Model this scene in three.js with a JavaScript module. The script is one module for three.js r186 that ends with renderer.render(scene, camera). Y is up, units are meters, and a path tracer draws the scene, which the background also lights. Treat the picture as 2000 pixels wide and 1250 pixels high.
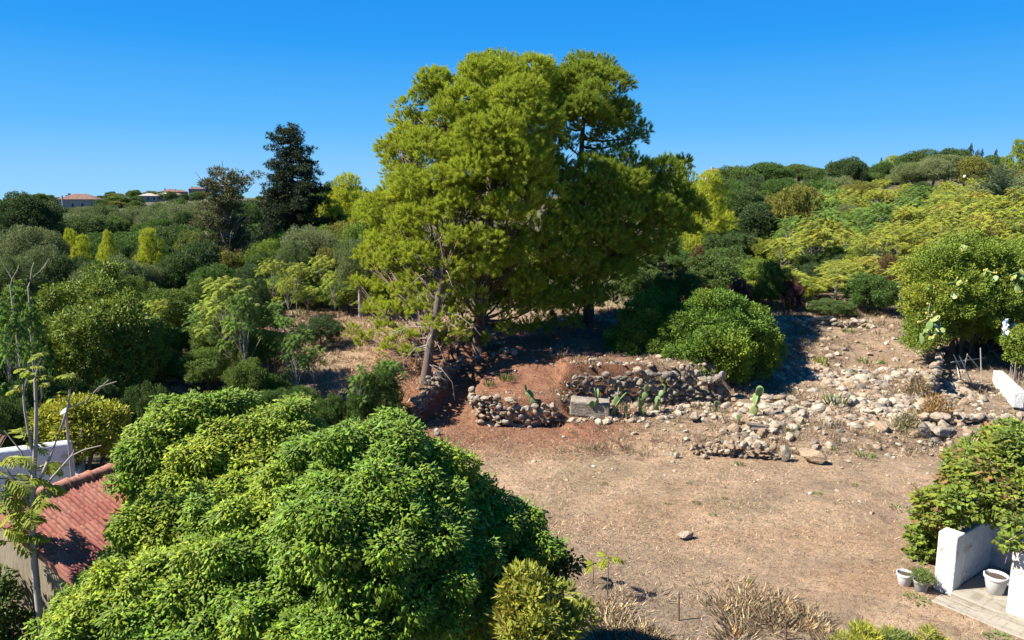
import * as THREE from 'three';
import { mergeGeometries, mergeVertices, toCreasedNormals } from 'three/addons/utils/BufferGeometryUtils.js';

// ---------------------------------------------------------------- camera, sky, sun, exposure
const scene = new THREE.Scene();
const CAM_H = 7.6, PITCH = 8.95 * Math.PI / 180, FPX = 1428;
const camera = new THREE.PerspectiveCamera(2 * Math.atan(625 / FPX) * 180 / Math.PI, 1.6, 0.2, 3000);
camera.position.set(0, CAM_H, 0);
camera.rotation.set(-PITCH, 0, 0);

const SUN_EL = 47 * Math.PI / 180, SUN_AZ = -0.03;
const sunDir = new THREE.Vector3(-Math.cos(SUN_EL) * Math.cos(SUN_AZ), Math.sin(SUN_EL), Math.cos(SUN_EL) * Math.sin(SUN_AZ));
const sun = new THREE.DirectionalLight(new THREE.Color(1.0, 0.955, 0.87), 4.8);
sun.position.copy(sunDir).multiplyScalar(200);
sun.target.position.set(0, 0, -25);
sun.castShadow = true;
sun.shadow.mapSize.set(4096, 4096);
Object.assign(sun.shadow.camera, { left: -90, right: 90, top: 90, bottom: -90, near: 1, far: 420 });
scene.add(sun, sun.target);

const skyStops = [[-1, 0.11, 0.22, 0.33], [0, 0.1173, 0.2347, 0.3447], [0.045, 0.0865, 0.2053, 0.341], [0.1, 0.0411, 0.1672, 0.3337], [0.2, 0.0103, 0.1173, 0.3153], [0.32, 0.0029, 0.0829, 0.2823], [0.6, 0.0022, 0.0623, 0.2273], [1, 0.0022, 0.0499, 0.1907]];
function skyTexture() {
  const W = 64, Hh = 512, data = new Float32Array(W * Hh * 4);
  for (let r = 0; r < Hh; r++) {
    const y = Math.sin(((r + 0.5) / Hh - 0.5) * Math.PI);
    let k = 0; while (k < skyStops.length - 2 && y > skyStops[k + 1][0]) k++;
    const a = skyStops[k], b = skyStops[k + 1], t = Math.min(1, Math.max(0, (y - a[0]) / (b[0] - a[0])));
    for (let c = 0; c < W; c++) {
      const o = (r * W + c) * 4;
      for (let q = 0; q < 3; q++) data[o + q] = a[q + 1] + (b[q + 1] - a[q + 1]) * t;
      data[o + 3] = 1;
    }
  }
  const t = new THREE.DataTexture(data, W, Hh, THREE.RGBAFormat, THREE.FloatType);
  t.mapping = THREE.EquirectangularReflectionMapping; t.magFilter = THREE.LinearFilter; t.needsUpdate = true;
  return t;
}
scene.background = skyTexture();
scene.environment = scene.background;
const renderer = new THREE.WebGLRenderer({ antialias: true });
renderer.toneMapping = THREE.LinearToneMapping;
renderer.toneMappingExposure = 3.0;
renderer.shadowMap.enabled = true;

// ---------------------------------------------------------------- helpers
function rng(s) { return () => { s = (s + 0x6d2b79f5) | 0; let t = Math.imul(s ^ (s >>> 15), 1 | s); t = (t + Math.imul(t ^ (t >>> 7), 61 | t)) ^ t; return ((t ^ (t >>> 14)) >>> 0) / 4294967296; }; }
let R = rng(7);
const rr = (a, b) => a + (b - a) * R();
const V = (x, y, z) => new THREE.Vector3(x, y, z);
const clamp = (x, a, b) => Math.min(b, Math.max(a, x));
const ss = (a, b, x) => { const t = clamp((x - a) / (b - a), 0, 1); return t * t * (3 - 2 * t); };
const mix = (a, b, t) => a + (b - a) * t;
const rdir = () => { const z = rr(-1, 1), a = rr(0, 6.2832), s = Math.sqrt(1 - z * z); return V(s * Math.cos(a), z, s * Math.sin(a)); };
function hash2(i, j) { let h = Math.imul(i, 374761393) + Math.imul(j, 668265263) | 0; h = Math.imul(h ^ (h >>> 13), 1274126177); return ((h ^ (h >>> 16)) >>> 0) / 4294967296; }
function vnoise(x, y) {
  const i = Math.floor(x), j = Math.floor(y), fx = x - i, fy = y - j, u = fx * fx * (3 - 2 * fx), v = fy * fy * (3 - 2 * fy);
  return mix(mix(hash2(i, j), hash2(i + 1, j), u), mix(hash2(i, j + 1), hash2(i + 1, j + 1), u), v);
}
const fbm = (x, y, n = 4) => { let s = 0, a = 0.5, t = 0; for (let k = 0; k < n; k++) { s += a * vnoise(x + k * 17.3, y - k * 9.1); t += a; x *= 2.03; y *= 2.03; a *= 0.5; } return s / t; };
const n3 = (x, y, z) => (vnoise(x + z * 0.71, y) + vnoise(y + 31.7, z + x * 0.63) + vnoise(z - 11.2, x + y * 0.57)) / 3 * 2 - 1;

const used = new Map();
function numbered(name) { const k = used.get(name) ?? 0; used.set(name, k + 1); return k ? name + '_' + String(k).padStart(3, '0') : name; }
function tag(o, label, category, group, kind) {
  if (label) o.userData.label = label; if (category) o.userData.category = category;
  if (group) o.userData.group = group; if (kind) o.userData.kind = kind;
  return o;
}
function shadows(o) { o.traverse((m) => { if (m.isMesh) { m.castShadow = true; m.receiveShadow = true; } }); return o; }
function thing(name, label, category, pos, group) {
  const g = new THREE.Group(); g.name = numbered(name); g.position.copy(pos); scene.add(g);
  return tag(g, label, category, group);
}
function part(name, geo, mat, parent, label) {
  const m = new THREE.Mesh(geo, mat); m.name = name; m.castShadow = m.receiveShadow = true; parent.add(m);
  if (label) m.userData.label = label;
  return m;
}
function single(name, geo, mat, label, category, pos, group) {
  const m = new THREE.Mesh(geo, mat); m.name = numbered(name); m.castShadow = m.receiveShadow = true; if (pos) m.position.copy(pos); scene.add(m);
  return tag(m, label, category, group);
}
// pixel of the 2000 x 1250 photograph -> ray, point at a distance, point on the ground
const SP = Math.sin(PITCH), CP = Math.cos(PITCH);
function ray(u, v) { const cx = (u - 1000) / FPX, cy = (625 - v) / FPX; return V(cx, -SP + cy * CP, -CP - cy * SP); }
function at(u, v, D) { const d = ray(u, v); return d.multiplyScalar(D / -d.z).add(camera.position); }
function gp(u, v) {
  const d = ray(u, v), p = V(0, 0, 0); let t = 4, step = 0.25;
  for (let k = 0; k < 4000; k++) {
    p.copy(d).multiplyScalar(t).add(camera.position);
    if (p.y < terrain(p.x, p.z)) { if (step < 0.004) break; t -= step; step *= 0.3; }
    t += step;
  }
  p.y = terrain(p.x, p.z);
  return p;
}
const mpp = (D) => D / FPX / 0.99;   // metres a photograph pixel spans at distance D

// mesh builder with vertex colours
class MB {
  constructor() { this.p = []; this.c = []; this.i = []; this.n = 0; }
  v(p, c) { this.p.push(p.x, p.y, p.z); this.c.push(c[0], c[1], c[2]); return this.n++; }
  leaf(p, d, side, len, wid, fold, col, sag = 0) {
    const n = V(0, 0, 0).crossVectors(d, side);
    const m = p.clone().addScaledVector(d, len * 0.42), a = m.clone().addScaledVector(side, wid / 2).addScaledVector(n, fold * wid), b = m.clone().addScaledVector(side, -wid / 2).addScaledVector(n, fold * wid);
    const t = p.clone().addScaledVector(d, len).addScaledVector(n, -sag * len);
    const i0 = this.v(p, col), i1 = this.v(a, col), i2 = this.v(t, col), i3 = this.v(b, col);
    this.i.push(i0, i1, i2, i0, i2, i3);
  }
  needle(p, d, side, len, wid, col) {
    const i0 = this.v(p.clone().addScaledVector(side, wid / 2), col), i1 = this.v(p.clone().addScaledVector(side, -wid / 2), col), i2 = this.v(p.clone().addScaledVector(d, len), col);
    this.i.push(i0, i1, i2);
  }
  tube(pts, rad, sides, col) {
    let prev = null;
    for (let k = 0; k < pts.length; k++) {
      const t = pts[Math.min(k + 1, pts.length - 1)].clone().sub(pts[Math.max(k - 1, 0)]).normalize();
      const a = V(0, 0, 0).crossVectors(Math.abs(t.y) > 0.9 ? V(1, 0, 0) : V(0, 1, 0), t).normalize(), b = V(0, 0, 0).crossVectors(t, a);
      const ring = [];
      for (let s = 0; s < sides; s++) {
        const q = s / sides * 6.28318, r = rad[k] * (sides > 6 ? 1 + 0.12 * n3(pts[k].x * 3 + Math.cos(q) * 2, pts[k].y * 1.5, pts[k].z * 3 + Math.sin(q) * 2) : 1);
        ring.push(this.v(pts[k].clone().addScaledVector(a, Math.cos(q) * r).addScaledVector(b, Math.sin(q) * r), col));
      }
      if (prev) for (let s = 0; s < sides; s++) { const s2 = (s + 1) % sides; this.i.push(prev[s], ring[s2], ring[s], prev[s], prev[s2], ring[s2]); }
      prev = ring;
    }
    const tip = this.v(pts[pts.length - 1], col);
    for (let s = 0; s < sides; s++) this.i.push(prev[s], prev[(s + 1) % sides], tip);
  }
  build() {
    const g = new THREE.BufferGeometry();
    g.setAttribute('position', new THREE.BufferAttribute(new Float32Array(this.p), 3));
    g.setAttribute('color', new THREE.BufferAttribute(new Float32Array(this.c), 3));
    g.setIndex(new THREE.BufferAttribute(new Uint32Array(this.i), 1));
    g.computeVertexNormals();
    return g;
  }
}
const jit = (c, a = 0.25) => { const k = 1 + rr(-a, a), w = rr(-a, a) * 0.5; return [c[0] * k * (1 + w), c[1] * k, c[2] * k * (1 - w)]; };
const WHITE = [1, 1, 1];
function sideOf(d) { const r = rdir(); return V(0, 0, 0).crossVectors(d, r).normalize(); }
// basis whose y axis is the way out and whose z axis hangs down as far as it can
const _m = new THREE.Matrix4();
function basis(out, p, s, roll = 0) {
  const y = out.clone().normalize(); let z = V(0, -1, 0).addScaledVector(y, y.y);
  if (z.lengthSq() < 0.02) z = V(R() - 0.5, 0, R() - 0.5).addScaledVector(y, -y.x * 0.2);
  z.normalize().applyAxisAngle(y, roll);
  const x = V(0, 0, 0).crossVectors(y, z).normalize(); z.crossVectors(x, y);
  return new THREE.Matrix4().makeBasis(x.multiplyScalar(s), y.multiplyScalar(s), z.multiplyScalar(s)).setPosition(p);
}

// ---------------------------------------------------------------- textures
function noiseTex(size, fn, srgb = true) {
  const d = new Uint8Array(size * size * 4);
  for (let y = 0; y < size; y++) for (let x = 0; x < size; x++) { const c = fn(x / size, y / size), o = (y * size + x) * 4; for (let q = 0; q < 3; q++) d[o + q] = clamp(c[q], 0, 255); d[o + 3] = 255; }
  const t = new THREE.DataTexture(d, size, size); t.wrapS = t.wrapT = THREE.RepeatWrapping; t.magFilter = THREE.LinearFilter; t.minFilter = THREE.LinearMipmapLinearFilter; if (srgb) t.colorSpace = THREE.SRGBColorSpace; t.needsUpdate = true;
  return t;
}
// tileable value noise
function tn(u, v, f, s = 0) { const x = u * f, y = v * f, i = Math.floor(x), j = Math.floor(y), fx = x - i, fy = y - j, a = fx * fx * (3 - 2 * fx), b = fy * fy * (3 - 2 * fy), h = (p, q) => hash2(((p % f) + f) % f + s * 131, ((q % f) + f) % f + s * 57); return mix(mix(h(i, j), h(i + 1, j), a), mix(h(i, j + 1), h(i + 1, j + 1), a), b); }
function canvasTex(size, draw, srgb = true) {
  const c = document.createElement('canvas'); c.width = c.height = size; draw(c.getContext('2d'), size);
  const t = new THREE.CanvasTexture(c); t.wrapS = t.wrapT = THREE.RepeatWrapping; t.magFilter = THREE.LinearFilter; if (srgb) t.colorSpace = THREE.SRGBColorSpace;
  return t;
}
R = rng(11);
function strawPaint(grey) {
  return (g, S) => {
    const r = rng(99);
    g.fillStyle = grey ? '#707070' : '#c9bcae'; g.fillRect(0, 0, S, S);
    for (let k = 0; k < 2600; k++) {
      const x = r() * S, y = r() * S, q = 3 + r() * 26, l = r(), a = 0.10 + r() * 0.18;
      g.fillStyle = grey ? `rgba(${l * 160 | 0},${l * 160 | 0},${l * 160 | 0},${a})` : `rgba(${130 + l * 110 | 0},${112 + l * 105 | 0},${96 + l * 95 | 0},${a})`;
      for (let ox = -1; ox <= 1; ox++) for (let oy = -1; oy <= 1; oy++) { g.beginPath(); g.ellipse(x + ox * S, y + oy * S, q, q * (0.4 + l * 0.5), l * 3, 0, 6.3); g.fill(); }
    }
    for (let k = 0; k < 15000; k++) {
      const x = r() * S, y = r() * S, a = r() * 6.3, L = 4 + r() * 24, l = r(), b = (r() - 0.5) * 5;
      g.lineWidth = 0.7 + r() * 1.2;
      g.strokeStyle = grey ? `rgba(${60 + l * 195 | 0},${60 + l * 195 | 0},${60 + l * 195 | 0},0.8)` : (l < 0.42 ? `rgba(${82 + r() * 50 | 0},${70 + r() * 40 | 0},${58 + r() * 30 | 0},.7)` : `rgba(${205 + r() * 50 | 0},${190 + r() * 52 | 0},${165 + r() * 50 | 0},.7)`);
      if (grey) r();
      for (let ox = -1; ox <= 1; ox++) for (let oy = -1; oy <= 1; oy++) {
        const X = x + ox * S, Y = y + oy * S; if (X < -30 || Y < -30 || X > S + 30 || Y > S + 30) continue;
        g.beginPath(); g.moveTo(X, Y); g.quadraticCurveTo(X + Math.cos(a) * L / 2 + b, Y + Math.sin(a) * L / 2 - b, X + Math.cos(a) * L, Y + Math.sin(a) * L); g.stroke();
      }
    }
  };
}
const strawMap = canvasTex(1024, strawPaint(false)), strawBump = canvasTex(1024, strawPaint(true), false);
const stoneMap = noiseTex(256, (u, v) => { const a = tn(u, v, 6) * 0.4 + tn(u, v, 17, 1) * 0.35 + tn(u, v, 60, 2) * 0.35, d = tn(u, v, 30, 3) > 0.8 ? 0.72 : 1, k = (150 + 105 * a) * d; return [k, k * 0.985, k * 0.955]; });
const stoneBump = noiseTex(256, (u, v) => { const a = tn(u, v, 9, 4) * 0.45 + tn(u, v, 27, 5) * 0.35 + tn(u, v, 80, 6) * 0.2; return [a * 255, a * 255, a * 255]; }, false);
const plasterMap = noiseTex(512, (u, v) => { const a = tn(u, v, 4, 7) * 0.5 + tn(u, v, 14, 8) * 0.3 + tn(u, v, 90, 9) * 0.2, s = Math.max(0, tn(u, v, 7, 10) * 0.6 + tn(u, v, 40, 11) * 0.4 - 0.62) * 2.2; const st = Math.max(0, tn(u, 0.3, 46, 22) * 0.6 + tn(u, v, 11, 23) * 0.55 - 0.66) * 1.6, k = 222 + 32 * a; return [k - s * 70 - st * 60, k - s * 84 - st * 66, k - 4 - s * 112 - st * 78]; });
const plasterBump = noiseTex(256, (u, v) => { const a = (tn(u, v, 60, 12) + tn(u, v, 25, 13) + tn(u, v, 8, 14)) / 3; return [a * 255, a * 255, a * 255]; }, false);
const barkMap = noiseTex(256, (u, v) => { const a = tn(u, v, 24, 15) * 0.5 + tn(u, Math.floor(v * 40) / 40, 16, 16) * 0.3 + tn(u, v, 80, 17) * 0.3, k = 110 + 130 * a; return [k, k * 0.96, k * 0.92]; });
const tileMap = noiseTex(256, (u, v) => { const a = tn(u, v, 5, 18) * 0.5 + tn(u, v, 22, 19) * 0.3 + tn(u, v, 70, 20) * 0.2, s = tn(u, v, 9, 21) > 0.76 ? 0.82 : 1, k = (178 + 77 * a) * s; return [k, k * 0.98, k * 0.97]; });

// ---------------------------------------------------------------- materials
function leafMat(r, g, b, trans = 0.35, coat = 0.15) {
  return new THREE.MeshPhysicalMaterial({ color: new THREE.Color().setRGB(r, g, b), vertexColors: true, roughness: 1, transmission: trans, thickness: 0, side: THREE.DoubleSide, clearcoat: coat, clearcoatRoughness: 0.42, specularIntensity: 0.3 });
}
const std = (r, g, b, rough = 0.9, extra = {}) => new THREE.MeshStandardMaterial({ color: new THREE.Color().setRGB(r, g, b), roughness: rough, ...extra });
const M = {
  bark: std(0.100, 0.068, 0.050, 0.95, { vertexColors: true }), barkGrey: std(0.252, 0.215, 0.185, 0.95, { vertexColors: true }), barkDark: std(0.074, 0.059, 0.048, 0.95, { vertexColors: true }), twig: std(0.296, 0.252, 0.207, 0.95, { vertexColors: true }),
  white: std(0.60, 0.60, 0.59, 0.85, { map: plasterMap, bumpMap: plasterBump, bumpScale: 0.02 }),
  concrete: std(0.281, 0.248, 0.204, 0.92, { map: plasterMap, bumpMap: plasterBump, bumpScale: 0.006 }),
  beige: std(0.244, 0.196, 0.133, 0.92, { map: plasterMap, bumpMap: plasterBump, bumpScale: 0.01 }),
  tile: [std(0.370, 0.122, 0.078, 0.85, { map: tileMap }), std(0.326, 0.100, 0.067, 0.85, { map: tileMap }), std(0.385, 0.148, 0.096, 0.85, { map: tileMap })],
  ridge: std(0.400, 0.178, 0.115, 0.85, { map: tileMap }), brownTile: std(0.192, 0.107, 0.074, 0.9, { map: tileMap }),
  stone: [[0.47, 0.38, 0.285], [0.41, 0.295, 0.20], [0.36, 0.31, 0.25], [0.55, 0.475, 0.375], [0.25, 0.215, 0.18]].map((c) => std(...c, 0.95, { map: stoneMap, bumpMap: stoneBump, bumpScale: 0.03 })),
  wood: std(0.244, 0.207, 0.170, 0.9, { map: barkMap }), woodDark: std(0.118, 0.074, 0.052, 0.95, { map: barkMap }), rust: std(0.118, 0.052, 0.030, 0.9), metal: std(0.311, 0.326, 0.340, 0.5, { metalness: 0.6 }),
  soil: std(0.052, 0.033, 0.022, 1), glass: std(0.022, 0.030, 0.037, 0.15), blue: std(0.089, 0.163, 0.370, 0.7), potWhite: std(0.50, 0.49, 0.475, 0.55), potGrey: std(0.222, 0.215, 0.200, 0.8), terracotta: std(0.333, 0.141, 0.081, 0.85),
  cactus: [std(0.122, 0.192, 0.056, 0.6), std(0.148, 0.215, 0.074, 0.6), std(0.185, 0.229, 0.067, 0.6)], fruit: std(0.459, 0.311, 0.044, 0.6), roof: std(0.207, 0.107, 0.074, 0.9, { map: tileMap }), cream: std(0.311, 0.274, 0.222, 0.9), ochre: std(0.296, 0.185, 0.118, 0.9), straw: std(0.318, 0.263, 0.181, 1, { vertexColors: true, side: THREE.DoubleSide }),
};
const L = {
  pine: leafMat(0.345, 0.395, 0.026, 0.4, 0.03), pineDeep: leafMat(0.25, 0.31, 0.024, 0.38, 0.03), ypine: leafMat(0.40, 0.43, 0.03, 0.42, 0.03),
  oak: [leafMat(0.068, 0.114, 0.020), leafMat(0.088, 0.139, 0.022), leafMat(0.056, 0.095, 0.022), leafMat(0.073, 0.137, 0.018)],
  olive: [leafMat(0.163, 0.195, 0.064, 0.25), leafMat(0.190, 0.217, 0.078, 0.25), leafMat(0.140, 0.182, 0.050, 0.25)],
  laurel: [leafMat(0.140, 0.174, 0.020, 0.3, 0.3), leafMat(0.184, 0.182, 0.027, 0.3, 0.2), leafMat(0.119, 0.174, 0.018, 0.3, 0.3), leafMat(0.163, 0.235, 0.022, 0.35, 0.2)],
  ail: [leafMat(0.229, 0.274, 0.022, 0.42, 0.1), leafMat(0.252, 0.277, 0.022, 0.42, 0.1), leafMat(0.118, 0.207, 0.022, 0.42, 0.1), leafMat(0.296, 0.277, 0.030, 0.42, 0.1)],
  ivy: leafMat(0.112, 0.205, 0.012, 0.3, 0.25), vine: leafMat(0.125, 0.18, 0.02, 0.34, 0.2), hedge: leafMat(0.135, 0.205, 0.018, 0.35, 0.15), bush: leafMat(0.085, 0.165, 0.014, 0.3, 0.2),
  citrus: leafMat(0.248, 0.279, 0.023, 0.35, 0.25), pitt: leafMat(0.169, 0.204, 0.020, 0.3, 0.3), red: leafMat(0.148, 0.063, 0.052, 0.25, 0.05), rust: leafMat(0.148, 0.096, 0.033, 0.25, 0.05),
  cypress: leafMat(0.034, 0.050, 0.018, 0.15, 0.05), cypressDry: leafMat(0.107, 0.102, 0.036, 0.2, 0.05), weed: leafMat(0.112, 0.172, 0.032, 0.35, 0.05), palm: leafMat(0.10, 0.14, 0.065, 0.25, 0.2), dry: leafMat(0.451, 0.311, 0.137, 0.3, 0), deep: leafMat(0.056, 0.097, 0.016, 0.3, 0.2),
};

// ---------------------------------------------------------------- ground
const TR0 = [-2.9, 24.0], TR1 = [-0.9, 30.6];                       // the sunken path between its ends, x and distance
function terrain(x, z) {
  const d = -z, xr = ss(-28, 58, x), r = clamp((d - 30) / 90, 0, 1.04);
  let h = 10.8 * xr * Math.pow(r, 1.05) + 5.0 * ss(45, 130, d) * (1 - xr) * ss(-75, -10, x) + 11.5 * ss(170, 430, d) * (1 - xr) * mix(0.35, 1, ss(-330, -180, x)) - 7 * xr * ss(135, 260, d);
  h += 0.35 * (fbm(x * 0.05, d * 0.05, 3) - 0.5) * ss(40, 80, d) * 6;
  // terrace with ruins
  const wz = ss(1.6, 2.1, x) * (1 - ss(7.4, 8.3, x)), rz = ss(7.4, 8.3, x), lz = 1 - ss(1.6, 2.1, x);
  const bz = ss(-1.5, -1.2, x) * lz, cz = lz * (1 - ss(-1.5, -1.2, x));
  const tw = 0.40 * ss(22.6, 25.6, d) + 1.35 * ss(26.0, 26.3, d) + 0.15 * ss(27, 31, d);
  const tr = 1.75 * ss(21.6, 36, d) + 0.30 * ss(21.8, 23.0, d) * (1 - ss(25, 29, d));
  const tb = 0.85 * ss(24.5, 24.8, d) + 0.85 * ss(25.2, 30, d);
  const tc = (1.05 * ss(24.6, 26.6, d) + 0.6 * ss(27, 31, d)) * ss(-19, -13, x);
  let t = wz * tw + rz * tr + bz * tb + cz * tc;
  const ex = TR1[0] - TR0[0], ed = TR1[1] - TR0[1], q = clamp(((x - TR0[0]) * ex + (d - TR0[1]) * ed) / (ex * ex + ed * ed), 0, 1);
  const dist = Math.hypot(x - TR0[0] - ex * q, d - TR0[1] - ed * q);
  t = mix(t, 1.55 * ss(24.8, 31, d), (1 - ss(0.55, 0.85, dist)) * (1 - ss(0.85, 1, q)));
  h += t;
  h += 0.10 * (fbm(x * 0.7, d * 0.7, 3) - 0.5) + 0.16 * (fbm(x * 0.22 + 5, d * 0.22, 2) - 0.5) * ss(8, 12, d);
  const rub = rubble(x, d); if (rub > 0) h += rub * 0.28 * (fbm(x * 1.6, d * 1.6, 3) - 0.35);
  return h;
}
function rubble(x, d) { return ss(2.0, 8.5, x) * (1 - ss(15.5, 18.5, x - (d - 24) * 0.28)) * ss(21.0, 22.4, d) * (1 - ss(33, 38, d)); }
function lines(dense0, dense1, step, far, grow) {
  const a = []; for (let x = dense0; x <= dense1 + 1e-6; x += step) a.push(x);
  let s = step, x = dense1; while (x < far[1]) { s *= grow; x += s; a.push(x); }
  s = step; x = dense0; while (x > far[0]) { s *= grow; x -= s; a.unshift(x); }
  return a;
}
{
  const xs = lines(-16, 26, 0.14, [-700, 700], 1.09), ds = lines(7, 42, 0.14, [-60, 900], 1.09);
  const nx = xs.length, nd = ds.length, pos = new Float32Array(nx * nd * 3), col = new Float32Array(nx * nd * 3), uv = new Float32Array(nx * nd * 2), idx = [];
  for (let j = 0; j < nd; j++) for (let i = 0; i < nx; i++) {
    const x = xs[i], d = ds[j], o = j * nx + i;
    pos[o * 3] = x; pos[o * 3 + 1] = terrain(x, -d); pos[o * 3 + 2] = -d;
    uv[o * 2] = (x + 0.5 * fbm(x * 0.3, d * 0.3, 2)) / 5.3; uv[o * 2 + 1] = (d + 0.5 * fbm(x * 0.3 + 9, d * 0.3, 2)) / 5.3;
    // kinds of ground: straw stubble, red earth strewn with needles, grey-brown rubble soil, woodland litter
    const n1 = fbm(x * 0.35, d * 0.35, 4), n2 = fbm(x * 1.3 + 40, d * 1.3, 3), n4 = fbm(x * 0.12 + 3, d * 0.12, 3);
    let c = [0.388, 0.308, 0.224];
    const k = 0.62 + 0.78 * n2 + 0.45 * (n1 - 0.5); c = c.map((q) => q * k);
    const grey = ss(0.50, 0.66, n4 + 0.12 * (n2 - 0.5)); c = [mix(c[0], 0.235 * k, grey * 0.7), mix(c[1], 0.205 * k, grey * 0.7), mix(c[2], 0.165 * k, grey * 0.7)];
    const bare = ss(0.60, 0.70, fbm(x * 0.25 + 70, d * 0.5, 3)); c = [mix(c[0], 0.33, bare * 0.5), mix(c[1], 0.228, bare * 0.5), mix(c[2], 0.145, bare * 0.5)];
    const red = ss(20.0, 23.5, d + 2.2 * (n1 - 0.5) * 2 - Math.max(0, x - 1) * 0.7) * (1 - ss(32, 36, d)) * (1 - ss(3.5, 7.5, x + 2 * (n2 - 0.5))) * ss(-7, -3.5, x);
    c = [mix(c[0], 0.262 * k, red), mix(c[1], 0.136 * k, red), mix(c[2], 0.082 * k, red)];
    const rb = rubble(x, d) * ss(0.35, 0.6, n2); c = [mix(c[0], 0.30 * k, rb * 0.7), mix(c[1], 0.245 * k, rb * 0.7), mix(c[2], 0.185 * k, rb * 0.7)];
    const wood = Math.max(ss(38, 46, d), ss(-9, -13, x) * (1 - ss(28, 32, d) * (1 - ss(39, 44, d)) * ss(-20, -14, x)));
    c = [mix(c[0], 0.085 * k, wood * 0.9), mix(c[1], 0.095 * k, wood * 0.9), mix(c[2], 0.042 * k, wood * 0.9)];
    const gr = ss(0.62, 0.72, fbm(x * 0.5 - 20, d * 0.5, 4)) * 0.4 * (1 - red); c = [mix(c[0], 0.135, gr), mix(c[1], 0.13, gr), mix(c[2], 0.07, gr)];
    col.set(c.map((q) => q * 1.0), o * 3);
    if (i && j) { const a = o - nx - 1, b = o - nx, e = o - 1; idx.push(a, b, e, b, o, e); }
  }
  const g = new THREE.BufferGeometry();
  g.setAttribute('position', new THREE.BufferAttribute(pos, 3)); g.setAttribute('color', new THREE.BufferAttribute(col, 3)); g.setAttribute('uv', new THREE.BufferAttribute(uv, 2));
  g.setIndex(new THREE.BufferAttribute(new Uint32Array(idx), 1)); g.computeVertexNormals();
  const m = new THREE.Mesh(g, new THREE.MeshStandardMaterial({ vertexColors: true, map: strawMap, bumpMap: strawBump, bumpScale: 0.05, roughness: 1 }));
  m.name = 'ground'; m.receiveShadow = true; m.castShadow = true; scene.add(m);
  tag(m, 'dry straw coloured clearing with red earth and a wooded slope', 'ground', null, 'structure');
}

// ---------------------------------------------------------------- sprigs (small leafy shoots, y is the way out, z hangs down)
function sprig(n, len, wid, spread, droop, fold = 0.25, sag = 0.15, hue = 0.22) {
  const b = new MB();
  for (let k = 0; k < n; k++) {
    const a = k * 2.4 + rr(-0.4, 0.4), q = Math.sqrt((k + 0.6) / n) * spread, p = V(Math.cos(a) * q, rr(-0.4, 0.5) * spread * 0.7, Math.sin(a) * q);
    const d = V(Math.cos(a) * 0.7 + rr(-0.5, 0.5), rr(0.1, 0.9) - droop * 0.2, Math.sin(a) * 0.7 + rr(-0.5, 0.5) + droop).normalize();
    let s = V(0, 0, 0).crossVectors(d, V(rr(-0.5, 0.5), 1, rr(-0.5, 0.5) - droop * 0.5)).normalize();
    const l = len * rr(0.75, 1.2);
    b.leaf(p, d, s, l, wid * rr(0.8, 1.2) * l / len, fold, jit(WHITE, hue), sag);
  }
  return b.build();
}
function tuft(n, len, wid, shoot) {           // pine shoot bristling with needles
  const b = new MB();
  b.tube([V(0, -shoot * 0.3, 0), V(0, shoot * 0.8, 0)], [0.008, 0.004], 3, [0.9, 0.55, 0.4]);
  for (let k = 0; k < n; k++) {
    const t = Math.pow(R(), 0.7), p = V(rr(-0.015, 0.015), shoot * t, rr(-0.015, 0.015)), d = rdir(); d.y = Math.abs(d.y) * 0.8 + 0.35; d.normalize();
    b.needle(p, d, sideOf(d), len * rr(0.7, 1.15), wid, jit(WHITE, 0.3));
  }
  return b.build();
}
function frond(b, p, d, len, col, pairs = 8, leaf = 0.24, wid = 0.075, arch = 1.6) {       // pinnate leaf arching over
  const side = V(0, 0, 0).crossVectors(d, V(0, 1, 0)).normalize(), pts = [], n = pairs + 2; let q = p.clone(), dir = d.clone();
  for (let k = 0; k < n; k++) { pts.push(q.clone()); dir.y -= arch / n * (0.5 + k / n); dir.normalize(); q.addScaledVector(dir, len / n); }
  b.tube([pts[0], pts[n >> 1], pts[n - 1]], [0.012, 0.009, 0.004], 3, [0.8, 0.7, 0.5]);
  for (let k = 2; k < n; k++) {
    const t = pts[k].clone().sub(pts[k - 1]).normalize(), s = Math.sin(Math.PI * (0.2 + 0.75 * k / n));
    for (const w of [-1, 1]) { const ld = side.clone().multiplyScalar(w * 0.8).addScaledVector(t, 0.45).add(V(0, -0.45 + rr(-0.2, 0.2), 0)).normalize(); b.leaf(pts[k], ld, t, leaf * s * rr(0.85, 1.15), wid, 0.12, jit(col, 0.16), 0.2); }
  }
}
R = rng(21);
const S = {
  broad: sprig(12, 0.085, 0.05, 0.13, 0.1), ivy: [0, 1, 2].map(() => sprig(13, 0.078, 0.042, 0.135, 1.0, 0.24, 0.25, 0.38)), vine: sprig(10, 0.12, 0.105, 0.17, 0.35, 0.15, 0.2, 0.3),
  olive: sprig(20, 0.085, 0.018, 0.12, 0, 0.1), bush: [0, 1].map(() => sprig(13, 0.085, 0.048, 0.14, 0.0, 0.3, 0.1, 0.25)), pitt: sprig(14, 0.10, 0.036, 0.08, -0.1, 0.2, 0.1, 0.25),
  tuft: [0, 1].map(() => tuft(110, 0.165, 0.0125, 0.28)), weed: sprig(14, 0.10, 0.012, 0.06, 0, 0.1),
};

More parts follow.
